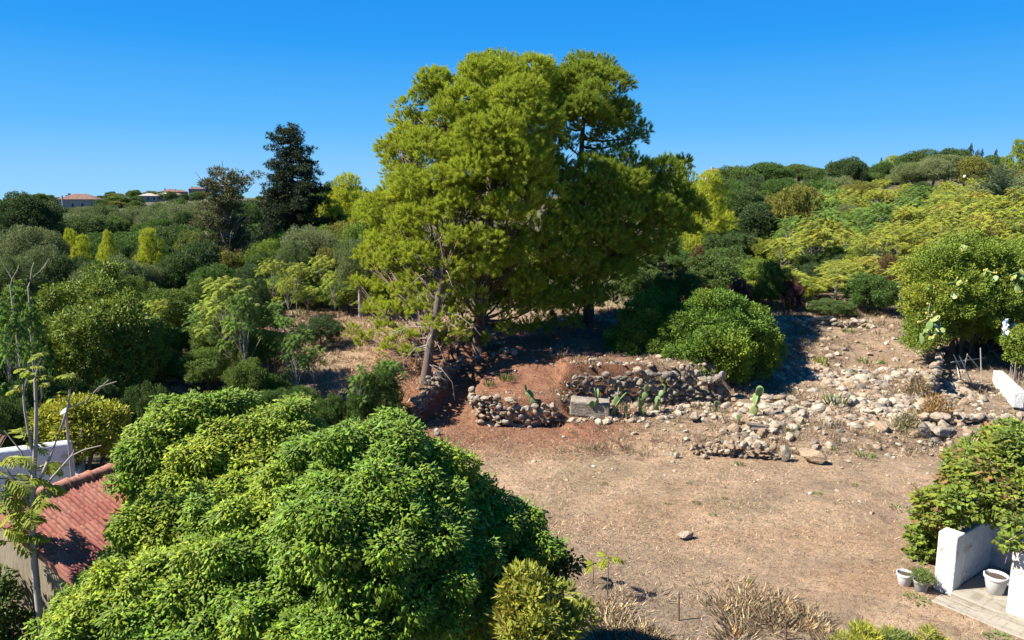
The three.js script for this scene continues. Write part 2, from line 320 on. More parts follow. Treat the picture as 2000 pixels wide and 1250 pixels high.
// ---------------------------------------------------------------- crowns
// blobs: [centre, rx, ry, rz]; samples on their outer shells, those deep inside another blob dropped
function shell(blobs, perM2, inner = 0.62, opt = {}) {
  const out = [], thr = opt.thr ?? 0.6;
  for (const [c, rx, ry, rz] of blobs) {
    const area = 4 * Math.PI * Math.pow((Math.pow(rx * ry, 1.6) + Math.pow(rx * rz, 1.6) + Math.pow(ry * rz, 1.6)) / 3, 1 / 1.6), n = Math.round(area * perM2);
    for (let k = 0; k < n; k++) {
      const d = rdir(); if (d.y < (opt.minY ?? -0.75)) continue;
      const f = mix(inner, 1.06, Math.pow(R(), 0.55)) * (R() < 0.07 ? rr(1.05, 1.2) : 1) * (1 + (opt.lump ?? 0.12) * n3(c.x * 1.7 + d.x * 2.6, c.y * 1.3 + d.y * 2.6, c.z + d.z * 2.6));
      const p = V(d.x * rx, d.y * ry, d.z * rz).multiplyScalar(f).add(c);
      let skip = false;
      for (const [c2, a, b, e] of blobs) { if (c2 === c) continue; const x = (p.x - c2.x) / a, y = (p.y - c2.y) / b, z = (p.z - c2.z) / e; if (x * x + y * y + z * z < thr * thr) { skip = true; break; } }
      if (skip || (opt.keep && !opt.keep(p))) continue;
      out.push({ p, n: V(d.x / rx, d.y / ry, d.z / rz).normalize(), f });
    }
  }
  return out;
}
function lumpy(blobs, sub, cover = 1.0, core = 0.84) {     // breaks smooth lobes up into shoots' worth of smaller clumps
  const out = blobs.map(([c, a, b, e]) => [c, a * core, b * core, e * core]);
  for (const [c, a, b, e] of blobs) {
    const n = Math.round(4 * a * a / (sub * sub) * cover);
    for (let k = 0; k < n; k++) {
      const d = rdir(); if (d.y < -0.7) continue; const f = rr(0.76, 1.0), q = V(d.x * a, d.y * b, d.z * e).multiplyScalar(f).add(c), r = Math.min(a * 0.6, sub * rr(0.6, 1.3));
      if (blobs.some(([c2, a2, b2, e2]) => c2 !== c && ((q.x - c2.x) / a2) ** 2 + ((q.y - c2.y) / b2) ** 2 + ((q.z - c2.z) / e2) ** 2 < 0.5)) continue;
      out.push([q, r, r * 0.7, r]);
    }
  }
  return out;
}
function instanced(name, geos, mat, samples, parent, scale, tint, upBias = 0.25, wild = 0.5) {
  const list = Array.isArray(geos) ? geos : [geos], made = [];
  list.forEach((g, w) => {
    const mine = samples.filter((_, i) => i % list.length === w), im = new THREE.InstancedMesh(g, mat, mine.length), c = new THREE.Color();
    mine.forEach((s, i) => {
      const o = s.n.clone().addScaledVector(rdir(), wild); o.y += upBias; o.normalize();
      im.setMatrixAt(i, basis(o, s.p, rr(scale[0], scale[1]), rr(-0.5, 0.5)));
      const t = tint(s); im.setColorAt(i, c.setRGB(t[0], t[1], t[2]));
    });
    im.name = name; im.castShadow = im.receiveShadow = true; im.userData.kind = 'stuff'; parent.add(im); made.push(im);
  });
  return made;
}
const tintBy = (a = 0.18, yellow = 0.15) => (s) => { const k = 1 + rr(-a, a), y = Math.max(0, n3(s.p.x * 0.9, s.p.y * 0.9, s.p.z * 0.9)) * yellow * 2 + R() * yellow * 0.4; return [k * (1 + y * 1.2), k * (1 + y * 0.45), k]; };

// prototypes: nominal height 6 m, crown about 3 m in radius, joined leaves, cloned for the woods
function clumps(n, cy, R0, ry, r0, r1, flat = -0.35) {
  const bl = [[V(0, cy, 0), R0 * 0.6, ry * 0.6, R0 * 0.6]];
  for (let k = 0; k < n; k++) {
    const y = 1 - (k + 0.5) / n * (1 - flat), a = k * 2.399 + rr(-0.5, 0.5), q = Math.sqrt(Math.max(0, 1 - y * y)), r = rr(r0, r1), f = rr(0.62, 0.98);
    bl.push([V(Math.cos(a) * q * R0 * f, cy + y * ry * f, Math.sin(a) * q * R0 * f), r, r * rr(0.65, 0.9), r]);
  }
  return bl;
}
function trunkGeo(blobs, h, r, limbs = 7, lean = 0.3) {
  const b = new MB(), top = V(rr(-lean, lean), h * 0.72, rr(-lean, lean));
  const path = [V(0, -0.3, 0), V(rr(-0.1, 0.1), h * 0.15, rr(-0.1, 0.1)), V(top.x * 0.5 + rr(-0.15, 0.15), h * 0.4, top.z * 0.5), top];
  b.tube(path, [r * 1.25, r, r * 0.75, r * 0.3], 7, WHITE);
  for (let k = 0; k < limbs; k++) {
    const c = blobs[1 + Math.floor(R() * (blobs.length - 1))][0], t = rr(0.35, 0.9), s = path[2].clone().lerp(top, t * 0.8), m = s.clone().lerp(c, 0.5).add(V(rr(-0.2, 0.2), 0.15, rr(-0.2, 0.2)));
    b.tube([s, m, s.clone().lerp(c, 0.95)], [r * 0.35, r * 0.22, r * 0.08], 4, WHITE);
  }
  return b.build();
}
function leafCrown(blobs, perM2, per, len, wid, spread, hue, opt) {
  const b = new MB();
  for (const s of shell(blobs, perM2, 0.6, opt)) {
    const tone = 1 + 0.2 * n3(s.p.x, s.p.y, s.p.z), c0 = jit([tone, tone, tone], hue);
    for (let k = 0; k < per; k++) {
      const d = s.n.clone().multiplyScalar(0.8).addScaledVector(rdir(), 0.9).add(V(0, 0.12, 0)).normalize(), p = s.p.clone().addScaledVector(rdir(), spread);
      const l = len * rr(0.7, 1.25); b.leaf(p, d, sideOf(d), l, wid * l / len, 0.2, jit(c0, 0.12), 0.15);
    }
  }
  return b.build();
}
function needleCrown(blobs, perM2, per, len, wid) {
  const b = new MB();
  for (const s of shell(blobs, perM2, 0.7, { lump: 0.25 })) {
    const c0 = jit(WHITE, 0.2), ax = s.n.clone().add(V(0, 0.5, 0)).normalize();
    for (let k = 0; k < per; k++) { const d = ax.clone().addScaledVector(rdir(), 0.85).normalize(); b.needle(s.p.clone().addScaledVector(ax, rr(0, 0.15)), d, sideOf(d), len * rr(0.7, 1.2), wid, c0); }
  }
  return b.build();
}
const P = {};
R = rng(31);
P.oak = [0, 1, 2].map(() => { const bl = clumps(38, 3.7, 2.7, 2.1, 0.5, 1.05); return { crown: leafCrown(bl, 20, 7, 0.15, 0.09, 0.16, 0.25), trunk: trunkGeo(bl, 6, 0.22) }; });
P.olive = [0, 1, 2].map(() => { const bl = clumps(36, 3.7, 2.6, 2.0, 0.42, 0.9); return { crown: leafCrown(bl, 24, 9, 0.17, 0.042, 0.2, 0.22, { lump: 0.2 }), trunk: trunkGeo(bl, 6, 0.26, 9, 0.5) }; });
P.laurel = [0, 1, 2].map(() => { const bl = clumps(44, 3.5, 2.6, 2.4, 0.4, 0.8, -0.7); return { crown: leafCrown(bl, 22, 8, 0.15, 0.075, 0.15, 0.3, { lump: 0.25 }), trunk: trunkGeo(bl, 6, 0.14, 8) }; });
P.shrub = [0, 1].map(() => { const bl = clumps(30, 2.6, 2.7, 2.8, 0.5, 1.0, -0.6); return { crown: leafCrown(bl, 20, 7, 0.16, 0.09, 0.16, 0.28, { lump: 0.2 }), trunk: trunkGeo(bl, 4, 0.12, 6) }; });
P.ypine = [0, 1].map(() => {
  const bl = []; for (let k = 0; k < 30; k++) { const t = (k + 0.5) / 30, y = 1.0 + 4.6 * t, q = 2.3 * Math.pow(Math.sin(Math.PI * mix(0.3, 0.97, t)), 0.8) * rr(0.35, 1.0), a = k * 2.4 + rr(-0.6, 0.6), r = mix(1.0, 0.55, t) * rr(0.65, 1.15); bl.push([V(Math.cos(a) * q, y, Math.sin(a) * q), r, r * 0.8, r]); }
  return { crown: needleCrown(bl, 26, 16, 0.26, 0.026), trunk: trunkGeo(bl, 6, 0.16) };
});
function spire(h, r, n) { const bl = []; for (let k = 0; k < n; k++) { const t = (k + 0.5) / n, a = k * 2.4, q = r * 0.45 * Math.sin(Math.PI * Math.pow(1 - t, 0.6)); bl.push([V(Math.cos(a) * q, h * (0.06 + 0.9 * t), Math.sin(a) * q), r * mix(0.75, 0.25, t * t), h * 0.075, r * mix(0.75, 0.25, t * t)]); } return bl; }
{ const bl = spire(6, 0.75, 16); P.spire = [{ crown: leafCrown(bl, 60, 5, 0.16, 0.04, 0.05, 0.2), trunk: trunkGeo(bl, 5, 0.1, 2, 0.05) }]; }
// ailanthus: bare pale stems that carry umbrellas of pinnate leaves; nominal height 4 m
function ailanthus(tips, h, spreadR, len, pairs, droopy = 0) {
  const f = new MB(), w = new MB();
  w.tube([V(0, -0.2, 0), V(rr(-0.1, 0.1), h * 0.35, rr(-0.1, 0.1)), V(rr(-0.2, 0.2), h * 0.72, rr(-0.2, 0.2))], [0.06, 0.045, 0.025], 5, WHITE);
  for (let k = 0; k < tips; k++) {
    const t = (k + 0.5) / tips, a = k * 2.4 + rr(-0.3, 0.3), q = spreadR * Math.sqrt(t) * rr(0.75, 1.1), tip = V(Math.cos(a) * q, h * (1 - 0.42 * t * t + rr(-0.14, 0.06)) - len * 0.15, Math.sin(a) * q);
    w.tube([V(0, h * mix(0.62, 0.2, t), 0), V(tip.x * 0.5, tip.y * 0.72, tip.z * 0.5), tip], [0.03, 0.022, 0.012], 4, WHITE);
    const n = 8 + Math.floor(R() * 4), col = jit(WHITE, 0.25);
    for (let j = 0; j < n; j++) { const b = j * 2.4, e = mix(0.9, 0.15, j / n); frond(f, tip.clone().add(V(0, -j * 0.02, 0)), V(Math.cos(b) * Math.cos(e), Math.sin(e) - droopy, Math.sin(b) * Math.cos(e)).normalize(), len * rr(0.75, 1.15), col, pairs); }
  }
  return { crown: f.build(), trunk: w.build() };
}
P.ail = [0, 1, 2, 3].map(() => ailanthus(12, 4, 1.5, 0.85, 7));
P.ailTall = [0, 1].map(() => ailanthus(18, 5, 1.7, 0.8, 9, 0.1));

const KIND = {
  oak: ['oak_tree', 'oak', L.oak, M.barkDark, 6, 3.2], olive: ['olive_tree', 'olive tree', L.olive, M.barkGrey, 6, 3.0], laurel: ['laurel_tree', 'tree', L.laurel, M.barkDark, 6, 2.9], shrub: ['shrub', 'shrub', L.oak, M.barkDark, 5.4, 3.2],
  ypine: ['young_pine', 'pine tree', [L.ypine, L.pine, L.pineDeep], M.bark, 6.1, 2.7], spire: ['cypress_tree', 'cypress', [L.cypress], M.barkDark, 6.2, 0.75], ail: ['ailanthus_tree', 'tree', L.ail, M.barkGrey, 4.1, 2.1], ailTall: ['ailanthus_tree', 'tree', L.ail, M.barkGrey, 5.1, 2.3],
};
const protos = new Map();
function tree(kind, u, vTop, D, wPx, label, group, o = {}) {
  const [name, cat, mats, bark, ph, pr] = KIND[kind], top = at(u, vTop, D), gy = terrain(top.x, top.z), h = o.h ?? top.y - gy, w = o.w ?? wPx * mpp(D) / 2;
  if (h < 0.5) { console.log('low', kind, u, vTop, D, h.toFixed(2)); return; }
  return plant(kind, V(top.x, gy, top.z), h, w, label, group, o);
}
function plant(kind, pos, h, w, label, group, o = {}) {
  const [name, cat, mats, bark, ph, pr] = KIND[kind], vs = P[kind], vi = o.v ?? Math.floor(R() * vs.length), mi = o.m ?? Math.floor(R() * Math.min(mats.length, kind === 'ypine' ? 1 : kind === 'laurel' ? 3 : 9)), key = kind + vi + '/' + mi;
  let t = protos.get(key);
  if (!t) { t = new THREE.Group(); part('trunk', vs[vi].trunk, bark, t); tag(part('crown', vs[vi].crown, mats[mi], t), null, null, null, 'stuff'); protos.set(key, t); }
  const c = t.clone(); c.name = numbered(o.name ?? name); c.position.copy(pos); c.rotation.y = rr(0, 6.28); c.scale.set(w / pr, h / ph, w / pr * rr(0.9, 1.1)); scene.add(c);
  return tag(c, label, o.cat ?? cat, group);
}

// ---------------------------------------------------------------- the big pines
const PINE_D = 31.5;
function pine(name, label, trunkPts, radii, lobes, back, mat) {
  // trunkPts: [u, v, D]; lobes: [u, v, dz towards the camera in metres, radius in pixels]
  const tp = trunkPts.map(([u, v, D]) => at(u, v, D)); tp[0].y = terrain(tp[0].x, tp[0].z) - 0.25;
  const base = tp[0].clone(); base.y += 0.25; const t = thing(name, label, 'pine tree', base, 'tall Aleppo style pines on the terrace');
  const loc = (p) => p.clone().sub(base), b = new MB(), spine = new THREE.CatmullRomCurve3(tp.map(loc)), N = 16, sp = spine.getPoints(N);
  b.tube([sp[0].clone().add(V(0, -0.1, 0)), ...sp], [radii[0] * 1.5, ...sp.map((_, k) => radii[0] * mix(1.25, 1, Math.min(1, k / 2)) * Math.pow(1 - k / (N + 1.5), 0.8))], 12, WHITE);
  part('trunk', b.build(), M.bark, t);
  const blobs = [], limbs = new MB();
  for (const [u, v, dz, r] of lobes) {
    const D = PINE_D - dz, c = loc(at(u, v, D)), rad = r * mpp(D) * 1.06;
    const n = Math.max(4, Math.round(rad * rad * 6.5));
    for (let k = 0; k < n; k++) { const d = rdir(), q = rad * 0.55 * Math.cbrt(R()), rs = rad * rr(0.36, 0.62); blobs.push([c.clone().add(V(d.x * q, d.y * q * 0.9, d.z * q)), rs, rs * 0.66, rs]); }
    const s = spine.getPoint(clamp((c.y - 0.5 - Math.hypot(c.x, c.z) * 0.12) / (sp[N].y), 0.2, 0.97)), m = s.clone().lerp(c, 0.55).add(V(rr(-0.3, 0.3), -0.25, rr(-0.3, 0.3)));
    limbs.tube([s, s.clone().lerp(m, 0.5).add(V(0, -0.1, 0)), m, c], [0.07, 0.05, 0.035, 0.015], 5, WHITE);
    for (let k = 0; k < 3; k++) { const e = c.clone().addScaledVector(rdir(), rad * 0.8); limbs.tube([m, m.clone().lerp(e, 0.5).add(V(0, rr(-0.2, 0.1), 0)), e], [0.03, 0.02, 0.008], 3, [1.5, 1.4, 1.3]); }
  }
  part('limbs', limbs.build(), M.bark, t).userData.kind = 'stuff';
  const tw = new MB();   // dead grey twigs under the lit crown
  for (let k = 0; k < 30; k++) {
    const s = spine.getPoint(rr(0.12, 0.75)), a = rr(0, 6.28), l = rr(0.6, 1.7), e = s.clone().add(V(Math.cos(a) * l, rr(-0.9, 0.2), Math.sin(a) * l)), m = s.clone().lerp(e, 0.55).add(V(0, 0.2, 0));
    tw.tube([s, m, e], [0.022, 0.016, 0.006], 3, WHITE);
    for (let j = 0; j < 3; j++) { const f = m.clone().lerp(e, R()), g2 = f.clone().add(V(rr(-0.4, 0.4), rr(-0.7, 0), rr(-0.4, 0.4))); tw.tube([f, g2], [0.009, 0.004], 3, WHITE); }
  }
  part('dead_twigs', tw.build(), M.twig, t).userData.kind = 'stuff';
  const tint = (s) => { const k = 1 + rr(-0.2, 0.2), n = n3(s.p.x * 0.5, s.p.y * 0.5, s.p.z * 0.5) * 0.25; return [k * (1 + n), k * (1 + n * 0.6), k]; };
  instanced('needles', S.tuft, mat, shell(blobs, 30, 0.55, { thr: 0.55, minY: -0.35 }), t, [0.5, 0.85], tint, 0.5, 0.55);
  return t;
}
R = rng(41);
pine('pine_tree', 'tall broad pine with reddish trunk rising from the red earth terrace', [[937, 692, 30.2], [936, 640, 30.3], [945, 560, 30.5], [955, 450, 31], [958, 330, 31.5], [975, 210, 31.5], [990, 140, 31.5]], [0.30],
  [[870, 175, 0, 52], [945, 155, 0.5, 58], [1035, 150, 0, 58], [1000, 190, 2.2, 62], [915, 215, 2, 62], [965, 265, 3.2, 74], [1045, 250, 2.5, 60], [1020, 320, 3.2, 70], [930, 330, 3.2, 60], [1000, 395, 3.2, 58], [960, 150, -2.5, 60], [1020, 200, -3, 70], [940, 260, -3.5, 80], [1000, 340, -3.5, 80],
   [985, 430, 3.4, 40], [945, 470, 3.8, 44], [1015, 430, 3.8, 34], [960, 520, 3.6, 34], [1010, 500, 2.6, 44], [1060, 395, 2.2, 60], [1070, 470, 2.0, 62], [1030, 560, 2.2, 48], [925, 575, 3.2, 30], [905, 545, 3.4, 34], [1000, 610, 1.6, 36], [1060, 590, 1.6, 52], [900, 640, 2.4, 26], [955, 660, 1.8, 18], [985, 640, 1.6, 26], [1030, 640, 1.2, 28], [930, 520, 1, 46], [900, 600, 1, 34], [960, 580, 0.5, 44], [1010, 540, 0, 50], [945, 610, 2.6, 24], [1080, 540, 0, 60], [1050, 330, -1, 60], [900, 480, -2, 60], [960, 540, -2.5, 60], [1000, 480, -2, 60], [930, 400, -2.5, 70], [880, 400, -2.5, 60], [1010, 570, -2.5, 54], [1060, 630, -0.5, 36], [880, 550, -3, 50]], 0, L.pine);
pine('pine_tree', 'slender leaning pine with dark trunk and drooping yellow green boughs over the bank', [[828, 756, 26.6], [836, 700, 26.8], [850, 620, 27.2], [862, 540, 27.8], [872, 440, 28.6], [880, 330, 29.3], [868, 230, 30]], [0.19],
  [[795, 275, 0, 46], [800, 218, -0.6, 34], [845, 160, 0, 38], [862, 230, 1.5, 50], [835, 300, 2, 54], [770, 305, -0.4, 32], [905, 290, 2.6, 44], [865, 350, 2.8, 52], [805, 365, 1.8, 54], [758, 405, 0.8, 44], [745, 455, 0.8, 38], [800, 440, 2.6, 52], [850, 425, 3, 44], [905, 400, 3.4, 40], [770, 500, 2.2, 44], [830, 500, 3.4, 46], [885, 470, 3.8, 42], [790, 560, 3, 36], [850, 570, 3.6, 30], [880, 530, 3.6, 34], [815, 600, 3.4, 30], [770, 610, 3, 26], [740, 640, 3, 28], [715, 665, 3.2, 24], [790, 650, 4, 26], [850, 635, 4.4, 24], [895, 655, 4.4, 24], [880, 620, 4.2, 24], [745, 600, 2.2, 22], [725, 520, 1, 24], [775, 355, 0.5, 46], [742, 425, 0, 42], [790, 320, -1, 50], [818, 250, -1, 46], [832, 200, -0.5, 40], [765, 455, 0, 46], [735, 490, 0, 38], [770, 285, 0, 34], [815, 410, 0, 50], [760, 570, 2, 32], [800, 690, 4.4, 22], [835, 600, 3.6, 34], [865, 660, 4.2, 24], [720, 600, 1.6, 24], [755, 680, 4, 22], [820, 560, 1, 40], [860, 500, 1, 44], [690, 650, 3, 18], [700, 560, 0.4, 26], [770, 540, 0, 40], [840, 540, -1.5, 44], [830, 400, -2, 60], [800, 480, -2, 50], [880, 300, -2, 60]], 0, L.pine);
pine('pine_tree', 'dense rear pine with a wide crown reaching over the laurel bushes', [[1150, 640, 34], [1148, 560, 34], [1140, 460, 34], [1135, 340, 34], [1140, 230, 34], [1150, 150, 34]], [0.26],
  [[1090, 160, -2, 56], [1140, 165, -2, 56], [1185, 170, -2, 48], [1205, 210, -1.6, 40], [1150, 225, -0.5, 56], [1090, 225, -0.5, 50], [1195, 250, -1.5, 42], [1240, 268, -2, 28], [1262, 252, -2, 18], [1215, 285, -2, 24], [1150, 150, -5, 56], [1100, 200, -5, 60],
   [1110, 345, 0.5, 48], [1175, 318, 0, 38], [1160, 360, 1, 62], [1215, 330, 0, 46], [1255, 345, -0.5, 40], [1300, 365, -1, 44], [1335, 390, -1.5, 32], [1325, 435, -1, 42], [1270, 410, 0, 58], [1210, 410, 1.2, 62], [1130, 430, 1.8, 60], [1180, 470, 1.6, 62], [1250, 470, 0.5, 52], [1305, 480, -0.5, 36], [1120, 510, 1.8, 58], [1190, 530, 1.2, 48], [1240, 515, 0.2, 36], [1090, 585, 1.2, 44], [1150, 585, 1, 48], [1190, 580, 0.6, 36], [1120, 625, 0.8, 30], [1250, 400, -3.5, 60], [1150, 420, -4, 70], [1190, 500, -3.5, 60], [1330, 330, -3, 26], [1310, 330, -2, 26], [1100, 275, -1, 36], [1062, 290, 0, 46], [1165, 288, -2.5, 30], [1285, 335, -1, 42], [1340, 405, -1, 44], [1352, 445, -1.5, 30], [1230, 372, 1, 60], [1290, 430, 0.6, 56], [1200, 230, -3, 50], [1150, 200, 0.5, 50]], 0, L.pineDeep);

// ---------------------------------------------------------------- dark cypress and the half dead one
R = rng(51);
function boughTree(name, label, u, vBase, vTop, D, wPx, dens, leafM, barkM, sparse, dead) {
  const b0 = at(u, vBase, D); b0.y = terrain(b0.x, b0.z); const top = at(u, vTop, D), h = top.y - b0.y, rad = wPx * mpp(D) / 2, t = thing(name, label, 'cypress', b0), w = new MB(), bl = [];
  w.tube([V(0, -0.2, 0), V(0.1, h * 0.4, 0), V(-0.05, h * 0.75, 0), V(0, h * 0.98, 0)], [h * 0.022, h * 0.016, h * 0.009, 0.02], 8, WHITE);
  const n = Math.round(h * dens);
  for (let k = 0; k < n; k++) {
    const f = (k + R()) / n, y = h * (0.12 + 0.86 * f), prof = (sparse ? 0.55 + 0.35 * (1 - f) + 0.45 * Math.pow(Math.sin(f * 9.2), 2) * (0.3 + 0.7 * f) : Math.pow(1 - f, 0.55) * 0.95 + 0.10 + (f > 0.86 ? 0.12 : 0)) * rad * rr(0.55, 1.12), a = k * 2.4 + rr(-0.4, 0.4), s = V(0, y, 0), e = V(Math.cos(a) * prof, y + (sparse ? rr(0.2, 1.4) : rr(-0.35, 0.25)), Math.sin(a) * prof);
    w.tube([s, s.clone().lerp(e, 0.55).add(V(0, -0.12, 0)), e], [0.06, 0.04, 0.015], 4, WHITE);
    const m = Math.max(2, Math.round(prof * 1.6));
    if (!(sparse && R() < 0.22)) for (let j = 0; j < m; j++) { const q = s.clone().lerp(e, mix(0.35, 1, (j + R()) / m)), r = rr(0.28, 0.5) * (sparse ? 0.95 : 1) * mix(1.2, 0.75, f); bl.push([q.add(V(rr(-0.2, 0.2), rr(-0.12, 0.12), rr(-0.2, 0.2))), r * 1.25, r * 0.5, r * 1.25]); }
    if (dead && R() < 0.6) { const g2 = e.clone().multiplyScalar(1.25); g2.y = e.y + rr(0.1, 0.6); w.tube([e, g2], [0.03, 0.008], 3, [1.6, 1.6, 1.5]); }
  }
  part('trunk', w.build(), barkM, t).userData.kind = 'stuff';
  const lb = new MB();
  for (const s of shell(bl, sparse ? 14 : 15, 0.4, { thr: 0.3, minY: -1 })) { const c0 = jit(WHITE, 0.3); for (let k = 0; k < 7; k++) { const d = s.n.clone().multiplyScalar(0.7).addScaledVector(rdir(), 0.7).normalize(); lb.leaf(s.p.clone().addScaledVector(rdir(), 0.1), d, sideOf(d), rr(0.13, 0.24), 0.05, 0.2, c0, 0.2); } }
  tag(part('crown', lb.build(), leafM, t), null, null, null, 'stuff');
  return t;
}
boughTree('cypress_tree', 'tall dark conical cypress standing above the valley woods', 580, 560, 240, 58, 172, 10, L.cypress, M.barkDark, false, false);
boughTree('cypress_tree', 'sparse half dead cypress with bare grey branch tips', 452, 600, 345, 52, 105, 11, L.cypressDry, M.barkGrey, true, true);

// ---------------------------------------------------------------- the woods
R = rng(61);
const gOak = 'dark oaks of the valley woods', lOak = 'dark green round oak in the valley woods around the cypresses';
const gOlive = 'olive trees in the valley woods', lOlive = 'grey green olive tree in the valley woods around the cypresses';
const gLau = 'olive green laurels in the valley woods', lLau = 'olive green laurel in the valley woods around the cypresses';
tree('oak', 48, 377, 75, 120, 'big dark round oak beside the far villa', null, { m: 2 });
for (const a of [[150, 425, 85, 120], [215, 420, 95, 80], [108, 432, 82, 70], [270, 452, 75, 120], [205, 458, 70, 100], [340, 442, 70, 120], [380, 478, 46, 110], [335, 500, 44, 100], [300, 470, 60, 90], [640, 398, 70, 110], [610, 470, 54, 90], [530, 470, 54, 80], [500, 440, 72, 100], [480, 400, 90, 80], [100, 470, 62, 90], [180, 480, 58, 80], [240, 470, 66, 80], [430, 450, 66, 90], [420, 520, 42, 110], [490, 520, 44, 110], [520, 490, 48, 80], [300, 430, 92, 80], [360, 415, 110, 70], [560, 500, 50, 80], [650, 360, 90, 70], [620, 370, 100, 70], [690, 370, 95, 70], [130, 500, 46, 90], [455, 430, 85, 90], [405, 425, 95, 80]])
  tree('oak', ...a, lOak, gOak);
for (const a of [[58, 442, 50, 150], [15, 455, 54, 110], [200, 400, 150, 70], [165, 403, 170, 60], [262, 404, 110, 80], [300, 412, 105, 70], [232, 414, 100, 60], [400, 392, 130, 90], [350, 396, 140, 90], [440, 395, 120, 90], [230, 500, 41, 120], [190, 512, 38, 110], [272, 512, 42, 90], [600, 442, 46, 110], [575, 470, 44, 80], [330, 398, 150, 70], [375, 405, 120, 70], [310, 396, 160, 60], [420, 408, 105, 70], [470, 410, 110, 70], [285, 420, 98, 60], [500, 400, 130, 80], [700, 462, 41, 90], [85, 480, 46, 100], [20, 500, 42, 120]])
  tree('olive', ...a, lOlive, gOlive);
for (const a of [[385, 452, 62, 110], [440, 492, 50, 90], [330, 560, 33, 120], [555, 470, 52, 90], [670, 430, 50, 110], [720, 400, 52, 70], [650, 480, 44, 90], [505, 560, 38, 60], [470, 560, 38, 90], [590, 520, 42, 80], [680, 560, 39, 80], [735, 470, 40, 70], [260, 540, 36, 90], [390, 540, 40, 90], [20, 620, 24, 130], [245, 600, 28, 100]])
  tree('laurel', ...a, lLau, gLau);
for (const a of [[135, 445, 52, 62], [157, 458, 50, 58], [207, 448, 56, 48], [291, 445, 52, 74]]) tree('ypine', ...a, 'small bright yellow green pine among dark oaks of the valley', 'small young pines in the valley', { m: 0 });
tree('ypine', 682, 336, 62, 130, 'bright yellow green young pine next to the big pine clump', null, { m: 0 }); tree('ypine', 650, 388, 60, 90, 'smaller yellow green pine beside the dark conical cypress', null, { m: 0 });
tree('ypine', 712, 385, 52, 120, 'yellow green pine tucked against the left boughs of the leaning pine', null, { m: 1 });
tree('ypine', 1338, 310, 60, 80, 'small pine behind the rear pine crown', null, { m: 1 }); tree('ypine', 1388, 330, 52, 120, 'round yellow green pine beside the rear pine crown', null, { m: 0 });
for (const a of [[520, 470, 50, 90, 2], [555, 455, 52, 90, 0], [600, 490, 46, 100, 2], [640, 440, 50, 100, 0], [665, 500, 44, 100, 2], [700, 430, 46, 90, 0], [740, 500, 42, 80, 2], [540, 540, 42, 90, 0], [480, 545, 40, 90, 2], [420, 600, 36, 100, 0], [360, 610, 34, 110, 2], [510, 610, 36, 90, 2], [610, 560, 41, 90, 0], [730, 560, 40, 80, 2], [300, 640, 31, 100, 0], [460, 630, 30, 90, 2], [660, 545, 40.5, 90, 0]]) tree('laurel', ...a.slice(0, 4), 'fresh green leafy tree of the sunlit thicket between the cypresses and the pines', 'fresh green trees by the pine clump', { m: 3, name: 'leafy_tree' });
// nearer on the valley side
const big = (name, label, u, vTop, D, wPx, lobes, geo, mat, dens, cat, sc = [0.9, 1.3], yel = 0.3, up = 0.2, o = {}) => {
  // lobes: [du, dv, dz, r] in pixels of the photograph about (u, vTop) at distance D, dz in metres towards the camera
  const c = at(u, vTop, D), base = V(c.x, terrain(c.x, c.z), c.z), t = thing(name, label, cat, base), bl = lobes.map(([du, dv, dz, r, ry]) => { const q = at(u + du, vTop + dv, D - dz).sub(base), k = r * mpp(D - dz); return [q, k, (ry ?? r * 0.85) * mpp(D - dz), k]; });
  const w = new MB(); for (const [q, r] of bl) { w.tube([V(q.x * 0.25, -0.2, q.z * 0.25), V(q.x * 0.4 + rr(-0.1, 0.1), q.y * 0.4, q.z * 0.4), q], [0.07, 0.055, 0.025], 5, WHITE); for (let k = 0; k < 4; k++) w.tube([q.clone().multiplyScalar(rr(0.6, 0.9)), q.clone().addScaledVector(rdir(), r * 0.75)], [0.025, 0.008], 3, WHITE); }
  part('branches', w.build(), M.barkDark, t).userData.kind = 'stuff';
  instanced('foliage', geo, mat, shell(lumpy(bl, o.sub ?? 0.27, 0.8), dens * 0.6, 0.5, { thr: 0.62, minY: -0.8, lump: 0.2 }), t, sc, tintBy(0.2, yel), up, 0.6);
  return t;
};
big('laurel_tree', 'large dark laurel with olive tipped leaves on the valley side', 170, 600, 27, 200, [[-40, 0, 0, 52], [20, -20, 0, 50], [60, 30, 1, 58], [-60, 60, 1, 60], [0, 60, 2, 66], [80, 90, 1, 60], [-20, 120, 2, 70], [60, 140, 1.5, 66], [120, 110, 0, 50], [-90, 110, 0.6, 50], [140, 70, -1, 44], [30, -55, -1, 34]], S.bush, L.laurel[2], 26, 'tree', [1.1, 1.7], 0.5);
tree('ailTall', 435, 545, 27, 150, 'tall bright green ailanthus with long drooping pinnate leaves', null, { m: 0, v: 0 });
for (const a of [[470, 575, 26, 110], [395, 590, 29, 110], [530, 590, 27.5, 90], [555, 620, 26.5, 80], [575, 655, 25.5, 70]]) tree('ailTall', ...a, 'green ailanthus sapling with pale stems at the edge of the dry bank', 'ailanthus saplings at the dry bank', { m: 2 });
for (const a of [[530, 500, 38, 80], [575, 510, 40, 80], [625, 495, 42, 90], [690, 520, 40, 80], [650, 520, 38, 70], [600, 555, 38, 70], [300, 575, 30, 90], [700, 560, 38, 60], [560, 540, 37, 60]]) tree('ail', ...a, 'pale green ailanthus at the edge of the woods above the dry bank', 'ailanthus above the dry bank', { m: 0 });
for (const a of [[35, 555, 22, 110], [5, 600, 20, 120], [60, 600, 21, 70]]) tree('ailTall', ...a, 'fresh green ailanthus crowded beside the large dark laurel', 'ailanthus beside the laurel', { m: 2 });
tree('shrub', 625, 618, 31, 95, 'dark green rounded shrub on the dry bank', null, { m: 2 }); tree('shrub', 505, 545, 33, 50, 'narrow dark green broom like shrub behind the ailanthus saplings', null, { m: 2, cat: 'shrub' });
